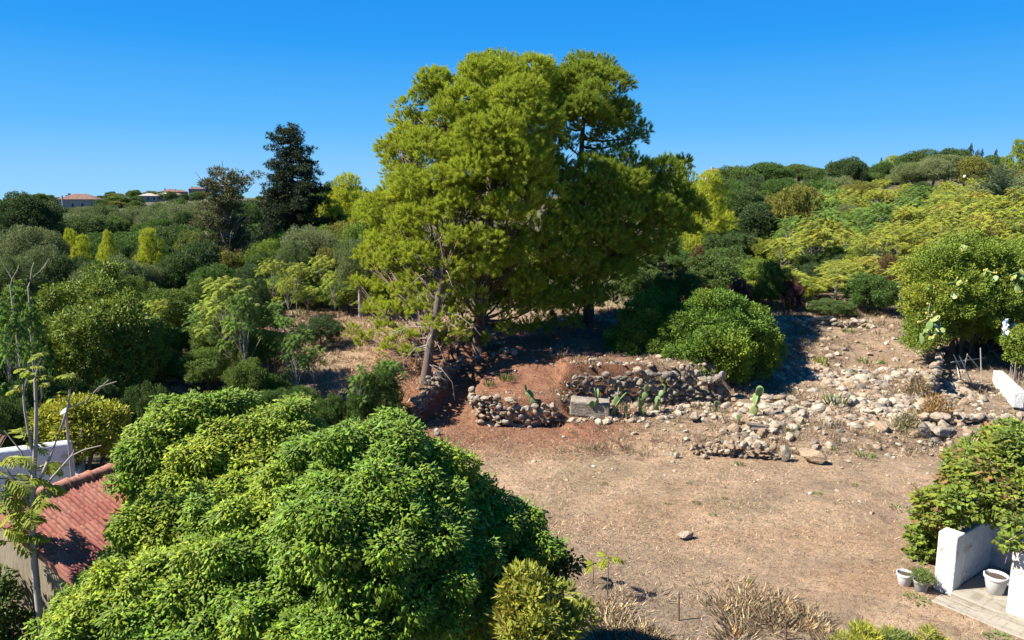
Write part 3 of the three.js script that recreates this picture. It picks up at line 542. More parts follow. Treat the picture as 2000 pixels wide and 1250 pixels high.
tree('olive', 700, 480, 37.5, 110, 'soft grey green broom bush beneath the left boughs of the leaning pine', null, { name: 'broom_bush', cat: 'bush', m: 2 });
for (const a of [[470, 690, 25, 90], [520, 700, 24, 100], [570, 720, 23.5, 80], [440, 740, 22, 110], [620, 740, 22.5, 70]]) tree('shrub', ...a, 'low green undergrowth shrub at the foot of the dry bank', 'undergrowth shrubs at the dry bank', { m: 3, h: 1.5 });
for (const a of [[420, 620, 28, 110], [490, 640, 27, 90], [350, 640, 29, 110], [545, 660, 29, 80], [400, 680, 26, 100], [480, 700, 25, 90], [330, 690, 27, 90]]) tree('laurel', ...a, 'leafy green bush in the thicket between the large laurel and the dry bank', 'bushes between laurel and bank', { name: 'thicket_bush', cat: 'bush', m: 2 });
for (const a of [[590, 640, 27, 70], [610, 670, 26, 70], [520, 640, 27, 90]]) tree('ail', ...a, 'slim green ailanthus shoots growing up the dry bank', 'ailanthus shoots on the dry bank', { m: 2 });
for (const a of [[585, 700, 25, 80], [650, 735, 24, 60], [530, 690, 25.5, 90], [700, 745, 24, 70]]) tree('shrub', ...a, 'small rounded green shrub low on the dry bank', 'rounded shrubs low on the bank', { m: 3, h: 1.3 });
tree('ail', 760, 690, 24.8, 90, 'green ailanthus bush in front of the leaning pine trunk', null, { m: 2 }); tree('shrub', 740, 715, 24.6, 110, 'dark leafy bush below the leaning pine', null, { m: 3 }); tree('ail', 700, 715, 24, 70, 'small ailanthus shoots beside the leafy bush below the pine', null, { m: 2 });
// filling undergrowth of the valley, seen only between the trees
for (let k = 0; k < 60; k++) { const u = rr(-60, 720), D = rr(38, 85), p = at(u, 600, D); p.y = terrain(p.x, p.z); if (u > 540 && D < 42) continue; plant('shrub', p, rr(1.8, 3.4), rr(1.3, 2.2), 'low dark undergrowth shrub between the trees of the valley', 'undergrowth between the valley trees'); }
for (let k = 0; k < 80; k++) { const u = rr(100, 760), D = rr(95, 230), p = at(u, 500, D); p.y = terrain(p.x, p.z); plant(R() < 0.5 ? 'olive' : 'oak', p, rr(4, 6), rr(2.6, 3.8), R() < 0.5 ? 'small tree on the distant hillside below the far houses' : 'small tree on the distant hillside below the far houses', 'trees on the distant hillside', { name: 'hillside_tree', cat: 'tree' }); }
for (let k = 0; k < 120; k++) { const u = rr(-80, 760), D = rr(230, 430), p = at(u, 420, D); p.y = terrain(p.x, p.z); plant(R() < 0.4 ? 'shrub' : 'laurel', p, rr(3, 5), rr(3, 5), 'faint far tree on the horizon ridge by the villas', 'trees on the far ridge', { name: 'ridge_tree', cat: 'tree' }); }
// the slope behind on the other side
const gRO = 'dark oaks on the upper slope', lRO = 'dark green oak on the slope above the ailanthus thicket';
for (const a of [[1440, 324, 95, 90], [1500, 319, 100, 110], [1560, 322, 105, 100], [1610, 328, 100, 70], [1655, 308, 90, 85], [1720, 318, 100, 60], [1795, 295, 105, 90], [1862, 292, 112, 70], [1945, 305, 110, 60], [1400, 390, 60, 120], [1452, 370, 66, 110], [1485, 400, 58, 120], [1420, 450, 50, 110], [1385, 520, 44, 100], [1370, 352, 75, 80], [1600, 350, 82, 90], [1530, 350, 82, 90], [1430, 350, 80, 80], [1690, 340, 92, 80], [1330, 360, 72, 70], [1360, 420, 58, 80], [1750, 330, 110, 90], [1470, 345, 85, 80], [1560, 400, 62, 80], [1345, 490, 50, 90]]) tree('oak', ...a, lRO, gRO);
for (const a of [[1780, 318, 92, 90], [1850, 302, 96, 120], [1825, 310, 90, 80], [1640, 345, 82, 80], [1890, 305, 95, 90], [1655, 400, 66, 60]]) tree('olive', ...a, 'grey green olive tree on the slope above the ailanthus thicket', 'olives on the upper slope');
for (const a of [[1700, 334, 108, 60], [1905, 306, 92, 70], [1680, 352, 76, 80], [1930, 320, 100, 80], [1965, 330, 90, 90]]) tree('laurel', ...a, 'yellowish green tree on the slope above the ailanthus thicket', 'yellowish trees on the upper slope', { m: 1 });
tree('laurel', 1555, 358, 57, 110, 'brownish green rounded tree between dark oaks and the ailanthus thicket', null, { m: 1 });
tree('laurel', 1965, 425, 46, 150, 'olive brown dense tree above the prickly pear hedge', null, { m: 1 });
tree('ypine', 1745, 303, 115, 56, 'yellow green pine on the ridge between oaks', null, { m: 1 }); tree('ypine', 1993, 272, 100, 66, 'tiered green pine on the ridge near the thin cypresses', null, { m: 2 });
for (const [u, v, w] of [[1897, 279, 13], [1910, 291, 11], [1919, 289, 8], [1946, 290, 9]]) tree('spire', u, v, 118, w, 'thin dark spire of cypress on the ridge', 'thin cypresses on the ridge');
for (const [u, v, w] of [[1624, 312, 6], [1722, 306, 6]]) tree('spire', u, v, 150, w, 'tiny dark conifer tip poking over the oaks', 'conifer tips over the oaks');
R = rng(71);
for (let k = 0; k < 125; k++) {
  const D = mix(38, 84, Math.pow((k + R()) / 125, 1.15)), left = mix(1470, 1640, (D - 39) / 45), u = rr(left, 2030), p = at(u, 500, D); p.y = terrain(p.x, p.z);
  const q = n3(p.x * 0.15, 1, p.z * 0.15);
  plant('ail', p, D < 43 ? rr(1.6, 2.6) : rr(2.6, 4.2), D < 43 ? rr(1.1, 1.5) : rr(1.3, 2.0), 'yellow green ailanthus of the dense thicket on the slope', 'ailanthus thicket on the slope', { m: q > 0.05 ? 1 : q < -0.28 ? 2 : R() < 0.12 ? 3 : R() < 0.5 ? 0 : 1 });
}
KIND.hillShrub = ['thicket_shrub', 'shrub', [L.ail[0], L.ail[1], L.laurel[3]], M.barkDark, 5.4, 3.2]; P.hillShrub = P.shrub;
for (let k = 0; k < 70; k++) { const D = rr(39, 80), u = rr(mix(1450, 1600, (D - 39) / 41), 2030), p = at(u, 500, D); p.y = terrain(p.x, p.z); plant('hillShrub', p, rr(1.2, 2.4), rr(1.1, 1.9), 'low yellow green shrub filling the ailanthus thicket', 'low shrubs of the thicket'); }
for (let k = 0; k < 40; k++) { const D = rr(42, 92), u = rr(1420, 2030), p = at(u, 500, D); p.y = terrain(p.x, p.z); plant('shrub', p, rr(1.4, 2.2), rr(1.3, 2.0), 'low undergrowth shrub under the ailanthus thicket', 'undergrowth of the thicket'); }
for (let k = 0; k < 12; k++) { const D = rr(40, 60), u = rr(1200, 1420), p = at(u, 520, D); p.y = terrain(p.x, p.z); plant('shrub', p, rr(1.8, 2.6), rr(1.5, 2.2), 'green shrub behind the round laurel bushes', 'shrubs behind the round bushes', { m: 1 }); }
tree('shrub', 1700, 535, 37, 120, 'round dark green shrub at the head of the rubble slope', null, { m: 3 }); tree('shrub', 1510, 512, 38, 75, 'upright green shrub between two reddish bushes', null, { m: 3 }); tree('shrub', 1625, 585, 36.5, 100, 'low light green weedy shrub behind the stone heap', null, { m: 1 });
tree('shrub', 1320, 528, 37, 120, 'mid green spreading shrub behind the round bush', null, { m: 3 }); tree('shrub', 1250, 520, 39, 110, 'leafy green shrub under the rear pine boughs', null, { m: 1 });
for (const a of [[1446, 543, 37.5, 52], [1550, 543, 37.5, 48]]) { const t = tree('shrub', ...a, 'low dark red bush on the bank at the foot of the thicket', 'dark red bushes'); t.name = numbered('red_bush'); t.userData.category = 'bush'; t.children.forEach((m) => { if (m.name === 'crown') m.material = L.red; }); }
for (const a of [[1362, 480, 42, 40], [1740, 500, 40, 60]]) { const t = tree('shrub', ...a, 'rust brown dying shrub among green bushes', 'rust brown dying shrubs'); t.children.forEach((m) => { if (m.name === 'crown') m.material = L.rust; }); }
// date palm on the slope
{
  const p = at(1948, 400, 62); p.y = terrain(p.x, p.z); const t = thing('palm_tree', 'date palm with upright grey green fronds in the ailanthus thicket', 'palm tree', p), w = new MB(); R = rng(77);
  const hh = at(1948, 385, 62).y - p.y; w.tube([V(0, -0.2, 0), V(0, hh * 0.5, 0), V(0, hh, 0)], [0.32, 0.28, 0.34], 9, WHITE); part('trunk', w.build(), M.bark, t);
  for (let k = 0; k < 46; k++) { const a = k * 2.4, e = mix(1.5, 0.35, k / 46), b = new MB(), d = V(Math.cos(a) * Math.cos(e), Math.sin(e), Math.sin(a) * Math.cos(e)); frond(b, V(d.x * 0.2, hh + d.y * 0.2, d.z * 0.2), d, rr(2.6, 3.5), WHITE, 24, 0.5, 0.06, 0.7); part('frond', b.build(), L.palm, t).userData.kind = 'stuff'; }
}
// the round evergreen bushes on the ruin, the hedge, the citrus
R = rng(81);
const laurelBush = big('laurel_bush', 'big round glossy evergreen bush on top of the ruined wall', 1405, 655, 28.6, 230, [[-10, -30, 0, 66], [-50, 5, 0.4, 62], [45, 5, 0.2, 64], [-10, 30, 1.4, 70], [60, 40, 0.6, 46], [-70, 40, 0.8, 44], [20, 62, 1.6, 38], [-30, -20, -1.6, 64], [40, -10, -1.6, 60], [85, 25, -0.4, 34]], S.bush, L.bush, 52, 'bush', [1.0, 1.4], 0.55);
big('laurel_bush', 'shaded evergreen bush between the pine clump and the big round bush', 1262, 650, 29.6, 150, [[0, -30, 0, 46], [-30, 10, 0.3, 46], [35, 0, 0.2, 50], [0, 30, 0.8, 50], [55, 30, 0.6, 40], [-40, 40, 0.5, 36], [20, -50, -0.8, 40], [30, 10, -1.5, 50]], S.bush, L.bush, 44, 'bush', [1.0, 1.4], 0.4);
big('hedge_bush', 'sprawling bright leafy bush entwined with prickly pears', 1890, 590, 30.5, 300, [[-60, -60, 0, 56], [0, -80, -0.6, 60], [60, -50, -0.4, 66], [110, -70, -1, 60], [-75, 0, 0.6, 50], [-20, -10, 0.8, 60], [40, 5, 0.6, 56], [95, 0, 0.2, 60], [-70, 50, 0.8, 40], [-30, 40, 0.2, 46], [25, 42, -0.4, 46], [150, 30, 0, 70], [140, 80, 0.4, 50], [90, 50, -1.5, 50], [0, -30, -2, 70], [100, -30, -2, 70], [-90, 70, 1, 26]], S.bush, L.hedge, 42, 'bush', [1.0, 1.4], 0.5);
big('leafy_bush', 'bright green bush at the frame side of the prickly pear hedge', 1992, 668, 28, 60, [[0, 0, 0, 34], [10, 25, 0, 30]], S.bush, L.hedge, 44, 'bush', [1, 1.3], 0.4);
big('citrus_tree', 'yellow green citrus tree behind the white house wall', 150, 830, 18.5, 160, [[-50, 0, 0, 36], [0, -15, 0, 40], [45, -5, 0, 38], [-20, 25, 0.4, 36], [30, 25, 0.3, 40], [65, 30, -0.4, 32], [-70, 15, -0.5, 28]], S.bush, L.citrus, 60, 'tree', [1.0, 1.4], 0.35);

// ---------------------------------------------------------------- the climber covered mound in front
import { RoundedBoxGeometry } from 'three/addons/geometries/RoundedBoxGeometry.js';
R = rng(91);
{
  const lob = [[372, 822, 12.9, 66], [325, 868, 12.4, 74], [440, 822, 13.2, 58], [560, 840, 12.8, 62], [470, 895, 12.2, 88], [278, 935, 11.9, 56], [390, 930, 11.8, 76], [720, 905, 10.5, 116], [800, 950, 10.6, 118], [640, 945, 10.7, 110], [880, 1030, 10.7, 112], [955, 1075, 10.7, 90], [700, 1040, 9.2, 150], [830, 1110, 9.3, 140], [560, 1030, 10.4, 118], [440, 1030, 10.7, 100], [325, 1045, 10.8, 92], [265, 1120, 10.4, 84], [190, 1180, 10.1, 74], [140, 1235, 9.8, 58], [300, 1200, 9.6, 140], [450, 1150, 9.7, 140], [600, 1190, 9.4, 160], [985, 1150, 10.7, 90], [900, 1220, 9.9, 150], [740, 1220, 8.9, 150], [1050, 1075, 10.6, 40], [200, 1260, 9.4, 120], [400, 1290, 9, 150], [1000, 1010, 11, 46]];
  const c = at(650, 1050, 10.6), base = V(c.x, 0, c.z); base.y = terrain(base.x, base.z);
  const t = thing('climber_mound', 'huge mound smothered in glossy green climbing leaves beside the tiled shed', 'climber', base), bl = [];
  for (const [u, v, D, r] of lob) { const q = at(u, v, D).sub(base), k = r * mpp(D); bl.push([q, k, k * 0.85, k]); if (q.y > 1.4) bl.push([V(q.x, q.y * 0.45, q.z - 0.2), k * 1.05, q.y * 0.45, k * 1.05]); }
  const w = new MB(); for (const [q] of bl) w.tube([V(q.x * 0.6, -0.2, q.z * 0.6), V(q.x * 0.8 + rr(-0.2, 0.2), q.y * 0.5, q.z * 0.8), q], [0.08, 0.06, 0.02], 5, WHITE);
  for (let k = 0; k < 70; k++) { const [q, r] = bl[Math.floor(R() * bl.length)], a = q.clone().addScaledVector(rdir(), r * 0.9), e = a.clone().add(V(rr(-0.4, 0.4), rr(-0.3, 0.35), rr(-0.2, 0.5))); w.tube([a, a.clone().lerp(e, 0.5).add(V(0, 0.06, 0)), e], [0.007, 0.006, 0.004], 3, [4, 3.6, 2.6]); }
  part('stems', w.build(), M.barkDark, t).userData.kind = 'stuff';
  instanced('foliage', S.ivy, L.ivy, shell(lumpy(bl, 0.22, 0.7, 0.80), 88, 0.6, { thr: 0.68, minY: -0.6, lump: 0.25 }), t, [0.75, 1.15], tintBy(0.28, 0.75), 0.05, 0.5);
}
// shrub at the foot of the mound
big('pittosporum_shrub', 'glossy yellow green shrub at the foot of the climber mound', 1045, 1140, 8.7, 120, [[-10, -10, 0, 34], [25, 30, 0.2, 40], [-30, 40, 0.1, 40], [60, 80, 0.2, 46], [10, 90, 0.4, 52], [-60, 90, 0, 40], [90, 60, -0.4, 34]], S.pitt, L.pitt, 90, 'shrub', [0.9, 1.25], 0.6, 0.6);
big('leafy_shrub', 'deep green leafy shrub peeking out beside the climber mound', 1085, 1085, 10.8, 60, [[0, 0, 0, 30], [20, 25, 0.1, 28], [-15, 30, 0, 26]], S.bush, L.deep, 70, 'shrub', [0.8, 1.1], 0.3, 0.4);
for (const [u, v, w, l] of [[1690, 1242, 60, 'wider'], [1815, 1240, 34, 'narrower']]) big('clipped_conifer', l + ' yellow green conifer shrub top in front of the clearing', u, v, 9.4, w, [[-w * 0.6, 20, 0, w * 0.5], [0, 2, 0, w * 0.5], [w * 0.6, 18, 0, w * 0.5], [0, 50, 0.2, w * 0.8]], S.weed, L.citrus, 260, 'shrub', [0.7, 1.0], 0.3, 0.9);
big('clipped_conifer', 'low dark green conifer shrub top between two yellow green ones', 1745, 1245, 9.3, 40, [[-10, 8, 0, 24], [20, 10, 0, 24], [0, 40, 0, 40]], S.weed, L.weed, 260, 'shrub', [0.7, 1.0], 0.3, 0.9);

// ---------------------------------------------------------------- stones
R = rng(101);
function rock(seed, flat = 1, planes = 10, detail = 2) {
  const r = rng(seed), g0 = new THREE.IcosahedronGeometry(1, detail); g0.deleteAttribute('normal'); g0.deleteAttribute('uv');
  const g = mergeVertices(g0, 1e-4), p = g.attributes.position, pl = [];
  for (let k = 0; k < planes; k++) { const z = r() * 2 - 1, a = r() * 6.28, s = Math.sqrt(1 - z * z); pl.push([V(s * Math.cos(a), z, s * Math.sin(a)), 0.5 + r() * 0.34]); }
  const uv = new Float32Array(p.count * 2), v = V(0, 0, 0);
  for (let i = 0; i < p.count; i++) {
    v.fromBufferAttribute(p, i).normalize(); let m = 1; for (const [n, d] of pl) { const c = v.dot(n); if (c > 0.2) m = Math.min(m, d / c); }
    m *= 1 + 0.09 * n3(v.x * 2.5 + seed, v.y * 2.5, v.z * 2.5);
    v.multiplyScalar(m); p.setXYZ(i, v.x, v.y * flat, v.z); uv[i * 2] = v.x * 0.6 + v.z * 0.35 + seed * 0.37; uv[i * 2 + 1] = v.y * 0.6 + v.z * 0.3;
  }
  g.setAttribute('uv', new THREE.BufferAttribute(uv, 2)); return toCreasedNormals(g, 0.45);
}
const ROCK = [1, 2, 3, 4, 5, 6, 7, 8].map((s) => rock(s * 13, s % 2 ? 0.75 : 0.62)), BLOCK = [1, 2, 3].map((s) => rock(s * 29 + 4, 0.9, 7)), BIG = [1, 2, 3].map((s) => rock(s * 41, 0.8, 14, 5));
const pickStone = () => { const q = R(); return q < 0.42 ? 0 : q < 0.62 ? 3 : q < 0.8 ? 1 : q < 0.94 ? 2 : 4; };
const TONE = ['cream', 'ochre', 'light grey', 'chalk white', 'dark grey'];
function wallOfStones(name, label, foot, top, size, tones, rows) {
  // foot: list of points on the ground, top: heights at them; stones laid in uneven courses along the line
  const base = foot[0].clone(), t = thing(name, label, 'stone wall', base); let L0 = 0; const seg = []; for (let k = 1; k < foot.length; k++) { const l = foot[k].distanceTo(foot[k - 1]); seg.push([L0, l]); L0 += l; }
  const cell = size * 0.62;
  for (let row = 0; row * cell * 0.8 < 1.6; row++) for (let s = rr(0, cell); s < L0; s += cell * rr(0.75, 1.2)) {
    const k = Math.max(0, seg.findIndex(([a, l]) => s <= a + l)), f = clamp((s - seg[k][0]) / seg[k][1], 0, 1), p = foot[k].clone().lerp(foot[k + 1], f), h = mix(top[k], top[k + 1], f) * (1 + 0.5 * (fbm(s * 1.1, rows + 3, 3) - 0.5)), y = (row * 0.8 + 0.3) * cell + rr(-0.3, 0.3) * cell;
    if (y > h || R() < 0.07) continue;
    const dir = foot[k + 1].clone().sub(foot[k]).setY(0).normalize(), inn = V(-dir.z, 0, dir.x).multiplyScalar(-1), w = cell * rr(0.45, 0.85);
    p.y += y; p.addScaledVector(inn, -(0.12 * y + rr(-0.05, 0.11)));
    const m = part('stone', (R() < 0.4 ? BLOCK : ROCK)[Math.floor(R() * 3)], M.stone[tones[Math.floor(R() * tones.length)]], t); m.position.copy(p).sub(base);
    m.scale.set(w * rr(0.95, 1.35), w * rr(0.75, 1.1), w * rr(0.7, 1)); m.rotation.set(rr(-0.5, 0.5), rr(0, 6.28), rr(-0.35, 0.35));
  }
  return t;
}
const along = (...uv) => uv.map(([u, v]) => gp(u, v));
const lineAt = (pts) => pts.map(([x, d]) => V(x, terrain(x, -d), -d));
wallOfStones('retaining_wall', 'ruined retaining wall of rough stones shaded by the pines', lineAt([[2.0, 25.9], [4.0, 25.95], [6.0, 25.9], [7.6, 25.75]]), [0.9, 1.3, 1.3, 1.15], 0.36, [2, 4, 0, 2, 4], 6);
wallOfStones('bastion_wall', 'pale rounded dry stone wall at the edge of the red earth', lineAt([[-1.35, 25.1], [-1.1, 24.55], [-0.2, 24.35], [0.7, 24.35], [1.6, 24.6]]), [0.75, 0.9, 0.95, 0.8, 0.5], 0.32, [0, 3, 0, 2, 1], 5);
wallOfStones('path_wall', 'low shadowed stone wall flanking the sunken earth path', lineAt([[-3.5, 24.8], [-2.9, 26.4], [-2.4, 28.0], [-2.0, 29.0]]), [0.9, 0.95, 0.7, 0.3], 0.3, [1, 2, 4, 1], 4);
wallOfStones('rubble_kerb', 'low broken wall footing along the lower edge of the rubble', along([1352, 885], [1410, 890], [1465, 893], [1515, 897]), [0.42, 0.5, 0.5, 0.35], 0.27, [0, 1, 1, 3], 3);
wallOfStones('garden_edging', 'row of pale edging stones in front of the garden plot', along([1800, 832], [1850, 826], [1905, 822], [1960, 820], [2020, 822]), [0.3, 0.3, 0.34, 0.34, 0.3], 0.46, [0, 3, 0, 2], 1);
wallOfStones('stub_wall', 'short overgrown stone wall stub beside the white canes', along([1812, 775], [1822, 745], [1832, 712]), [0.9, 0.85, 0.6], 0.34, [2, 0, 1, 4], 4);
wallOfStones('bank_heap', 'low line of stones at the head of the rubble slope', along([1555, 640], [1600, 632], [1650, 640], [1690, 640]), [0.45, 0.5, 0.45, 0.35], 0.4, [0, 3, 2], 2);
// single rocks that stand out
function lone(name, u, v, w, h, dpt, geo, tone, label, rot = 0, tilt = 0, cat = 'rock') {
  const p = gp(u, v), D = -p.z, k = mpp(D), m = single(name, geo, M.stone[tone], label, cat, p); m.position.y += h * k * 0.38; m.scale.set(w * k / 2 * 1.15, h * k / 2 * 1.25, dpt * k / 2 * 1.15); m.rotation.set(0, rot, tilt); return m;
}
lone('rock', 1338, 1052, 34, 20, 22, BIG[0], 0, 'single cream rock lying alone in the open clearing', 0.3);
lone('rock', 1531, 900, 22, 40, 20, BIG[1], 2, 'upright elongated grey rock at the edge of the rubble', 0.2, 0.15);
lone('rock', 1585, 902, 56, 34, 40, BIG[0], 1, 'broad brown slab leaning at the edge of the rubble', -0.5, -0.25);
lone('rock', 1541, 860, 18, 18, 16, BLOCK[0], 3, 'bright white angular rock on the rubble slope', 0.8);
lone('rock', 1322, 895, 14, 14, 12, BLOCK[1], 3, 'small white cube like rock below the rubble slope', 0.3);
lone('rock', 1328, 805, 18, 16, 16, BLOCK[1], 0, 'square cut cream stone among the prickly pear shoots', 0.2);
lone('rock', 1356, 822, 28, 22, 20, BIG[0], 0, 'pinkish angular boulder beside the cactus shoots', 1.2);
lone('rock', 1801, 850, 26, 32, 24, BIG[1], 4, 'dark weathered rock beside the dry orange scrub', 0.5, 0.2);
lone('rock', 1840, 852, 54, 24, 26, BIG[2], 2, 'long pitted rock in front of the dry orange scrub', 0.35, 0.1);
lone('rock', 1842, 840, 26, 26, 24, BIG[0], 0, 'pale knobby rock resting behind the long pitted rock', 1.9);
lone('rock', 1378, 896, 13, 12, 12, BLOCK[2], 0, 'small cream rock just below the broken wall footing', 0.3);
lone('rock', 853, 850, 14, 18, 12, BIG[1], 3, 'small pale rock on the red earth at the mouth of the path', 0.2);
{ const p = gp(1152, 806), k = mpp(-p.z), t = single('stone_block', new RoundedBoxGeometry(78 * k, 30 * k, 46 * k, 3, 0.05), M.stone[2], 'large squared grey stone block at the foot of the ruins', 'stone block', p); t.position.y += 0.20; t.rotation.set(0, -0.12, -0.06); }
{ const p = gp(1483, 838), k = mpp(-p.z); for (const [dy, du, l] of [[0.12, 0, 'upper'], [0.04, 6, 'lower']]) { const t = single('plank', new THREE.BoxGeometry(50 * k, 0.06, 0.2, 8, 1, 2), M.wood, l + ' weathered plank lying on the rubble', 'plank', p); t.position.add(V(du * k, dy, (l === 'lower' ? 0.22 : 0))); t.rotation.set(0.1, -0.15 + (l === 'lower' ? 0.2 : 0), -0.08); } }
for (const [u, v] of [[931, 705], [966, 700], [988, 692], [1004, 694]]) { const m = lone('rock', u, v, 15, 16, 14, BLOCK[Math.floor(R() * 3)], 2, 'small grey stone on the red earth beside the reddish pine trunk', rr(0, 3)); m.userData.group = 'stones beside the pine trunk'; }
// the rubble: the 280 largest as objects, the rest as loose gravel
{
  const cand = [], r0 = R; R = rng(111);
  for (let k = 0; k < 60000 && cand.length < 3400; k++) {
    const x = rr(1, 27), d = rr(20.4, 38), q = rubble(x, d) * mix(0.25, 1, ss(0.35, 0.62, fbm(x * 0.45, d * 0.45 + 8, 3))) * (x > 7.6 && d < 29 ? 1 : d > 29 ? 0.3 : 0.5);
    if (R() > q || (x < 7.6 && x > 1.6 && d > 26.5 && d < 34)) continue;
    const s = 0.045 + 0.23 * Math.pow(R(), 3.8) * (q > 0.4 ? 1 : 0.6); cand.push([x, d, s]);
  }
  for (let k = 0; k < 500; k++) { const x = rr(-1, 14), d = rr(17, 24); if (R() < ss(16, 23, d + rr(-1, 1) * 2) * 0.6 * ss(-2, 5, x)) cand.push([x, d, 0.03 + 0.06 * Math.pow(R(), 2)]); }
  for (let k = 0; k < 220; k++) cand.push([rr(1.9, 7.6), rr(24.2, 25.9), 0.05 + 0.14 * Math.pow(R(), 2)]);
  for (let k = 0; k < 90; k++) cand.push([rr(2.2, 7.4), rr(26.1, 28.2), 0.05 + 0.12 * Math.pow(R(), 2)]);
  for (let k = 0; k < 60; k++) cand.push([rr(-1, 3), rr(25, 31), 0.04 + 0.10 * Math.pow(R(), 2)]);
  cand.sort((a, b) => b[2] / b[1] - a[2] / a[1]);
  const im = ROCK.slice(0, 4).map(() => []);
  cand.forEach(([x, d, s], i) => {
    const p = V(x, terrain(x, -d) + s * 0.04, -d), sc = V(s * rr(0.8, 1.35), s * rr(0.7, 1.1), s * rr(0.8, 1.2)), e = new THREE.Euler(rr(-0.4, 0.4), rr(0, 6.28), rr(-0.4, 0.4)), tone = pickStone();
    if (i < 280) { const m = single('rubble_stone', (i % 3 ? ROCK : BLOCK)[i % 3 ? i % 8 : i % 3], M.stone[tone], 'loose ' + TONE[tone] + ' limestone of the collapsed rubble slope', 'stone', p, TONE[tone] + ' rubble stones'); m.scale.copy(sc); m.rotation.copy(e); }
    else im[i % 4].push([new THREE.Matrix4().compose(p, new THREE.Quaternion().setFromEuler(e), sc), tone]);
  });
  const mg = std(1, 1, 1, 0.95, { map: stoneMap }), cs = [[0.47, 0.38, 0.285], [0.41, 0.295, 0.20], [0.36, 0.31, 0.25], [0.55, 0.475, 0.375], [0.25, 0.215, 0.18]];
  im.forEach((list, w) => { const m = new THREE.InstancedMesh(rock(w + 70, 0.7, 8, 1), mg, list.length), c = new THREE.Color(); list.forEach(([mx, t], i) => { m.setMatrixAt(i, mx); m.setColorAt(i, c.setRGB(...cs[t])); }); m.name = numbered('small_rubble'); m.castShadow = m.receiveShadow = true; scene.add(m); tag(m, 'small pale limestone fragments scattered over the ruins and clearing', 'rubble', 'small rubble', 'stuff'); });
  R = r0;
}

// ---------------------------------------------------------------- grass, straw, weeds
function bladeTuft(n, h, wid, spread, lean, hue = 0.25) { const b = new MB(); for (let k = 0; k < n; k++) { const a = rr(0, 6.28), q = spread * Math.sqrt(R()), d = V(Math.cos(a) * lean * rr(0.3, 1.3), 1, Math.sin(a) * lean * rr(0.3, 1.3)).normalize(), p = V(Math.cos(a) * q, 0, Math.sin(a) * q), c = jit(WHITE, hue), l = h * rr(0.6, 1.2); b.leaf(p, d, sideOf(d), l, wid, 0.1, c, 0.15); } return b.build(); }
function domeTuft(n, r, h) {   // dry tangle: short thin stalks every which way within a low dome
  const b = new MB();
  for (let k = 0; k < n; k++) { const d = rdir(), q = Math.cbrt(R()), p = V(d.x * r * q * rr(0.7, 1.15), Math.abs(d.y) * h * q, d.z * r * q * rr(0.7, 1.15)), g = rdir(); g.y = Math.abs(g.y) + 0.3; g.normalize(); b.leaf(p, g, sideOf(g), rr(0.06, 0.22), rr(0.004, 0.009), 0.1, jit(WHITE, 0.5), 0.3); }
  for (let k = 0; k < 40; k++) { const a = rr(0, 6.28), q = r * Math.sqrt(R()) * 0.6; b.tube([V(Math.cos(a) * q, -0.03, Math.sin(a) * q), V(Math.cos(a) * q * 1.5, h * rr(0.4, 1.1), Math.sin(a) * q * 1.5)], [0.006, 0.003], 3, [0.7, 0.7, 0.7]); }
  return b.build();
}
R = rng(121);
function scatter(name, geo, mat, label, cat, n, place, sc, tint) {
  const m = new THREE.InstancedMesh(geo, mat, n), c = new THREE.Color(); let i = 0;
  for (let k = 0; k < n * 30 && i < n; k++) { const p = place(); if (!p) continue; const s = rr(sc[0], sc[1]); m.setMatrixAt(i, new THREE.Matrix4().compose(p, new THREE.Quaternion().setFromAxisAngle(V(0, 1, 0), rr(0, 6.28)), V(s, s * rr(0.6, 1.2), s))); const t = tint(p); m.setColorAt(i, c.setRGB(t[0], t[1], t[2])); i++; }
  m.count = i; m.name = numbered(name); m.castShadow = m.receiveShadow = true; scene.add(m); return tag(m, label, cat, null, 'stuff');
}
const onG = (x, d) => V(x, terrain(x, -d) - 0.01, -d);
const strawTint = () => { const k = rr(0.4, 1.35), w = rr(0, 1); return [k, k * mix(0.88, 1.02, w), k * mix(0.75, 1.15, w)]; };
scatter('dry_grass', bladeTuft(11, 0.11, 0.0055, 0.17, 6, 0.45), M.straw, 'flattened dry straw stubble across the clearing', 'dry grass', 26000, () => { const x = rr(-5, 17), d = rr(8, 26); return fbm(x * 0.5, d * 0.5, 3) + rr(-0.25, 0.25) > 0.42 ? onG(x, d) : null; }, [0.5, 1.2], strawTint);
scatter('dry_weeds', bladeTuft(26, 0.28, 0.0045, 0.22, 1.3, 0.5), M.straw, 'tall dry grass and thistles at the lower edge of the clearing', 'dry weeds', 330, () => { const x = rr(1.6, 5.6), d = rr(11.2, 14.0); return R() < (1 - ss(11.6, 13.6, d + rr(-0.6, 0.6))) * ss(0.35, 0.6, fbm(x * 1.2, d * 1.2, 2)) ? onG(x, d) : null; }, [0.5, 1.2], () => { const k = rr(0.5, 1.3); return [k, k * 0.9, k * 0.75]; });
scatter('bank_grass', bladeTuft(18, 0.26, 0.010, 0.16, 1.2, 0.3), M.straw, 'dry tan grass on the bank beside the leaning pine', 'dry grass', 2000, () => { const x = rr(-14, -3.2), d = rr(24.3, 40); return onG(x, d); }, [0.5, 1.2], () => { const k = rr(0.9, 1.5); return [k * 1.15, k * 0.95, k * 0.82]; });
scatter('ruin_grass', bladeTuft(14, 0.24, 0.012, 0.14, 0.7, 0.3), M.straw, 'dry grass tussocks growing between the ruin stones', 'dry grass', 5200, () => { const x = rr(1.5, 24), d = rr(21.5, 38); return fbm(x * 0.6 + 9, d * 0.6, 3) + rr(-0.2, 0.2) > 0.5 ? onG(x, d) : null; }, [0.4, 1.1], () => { const k = rr(0.5, 1.1); return [k, k * rr(0.8, 0.95), k * 0.75]; });
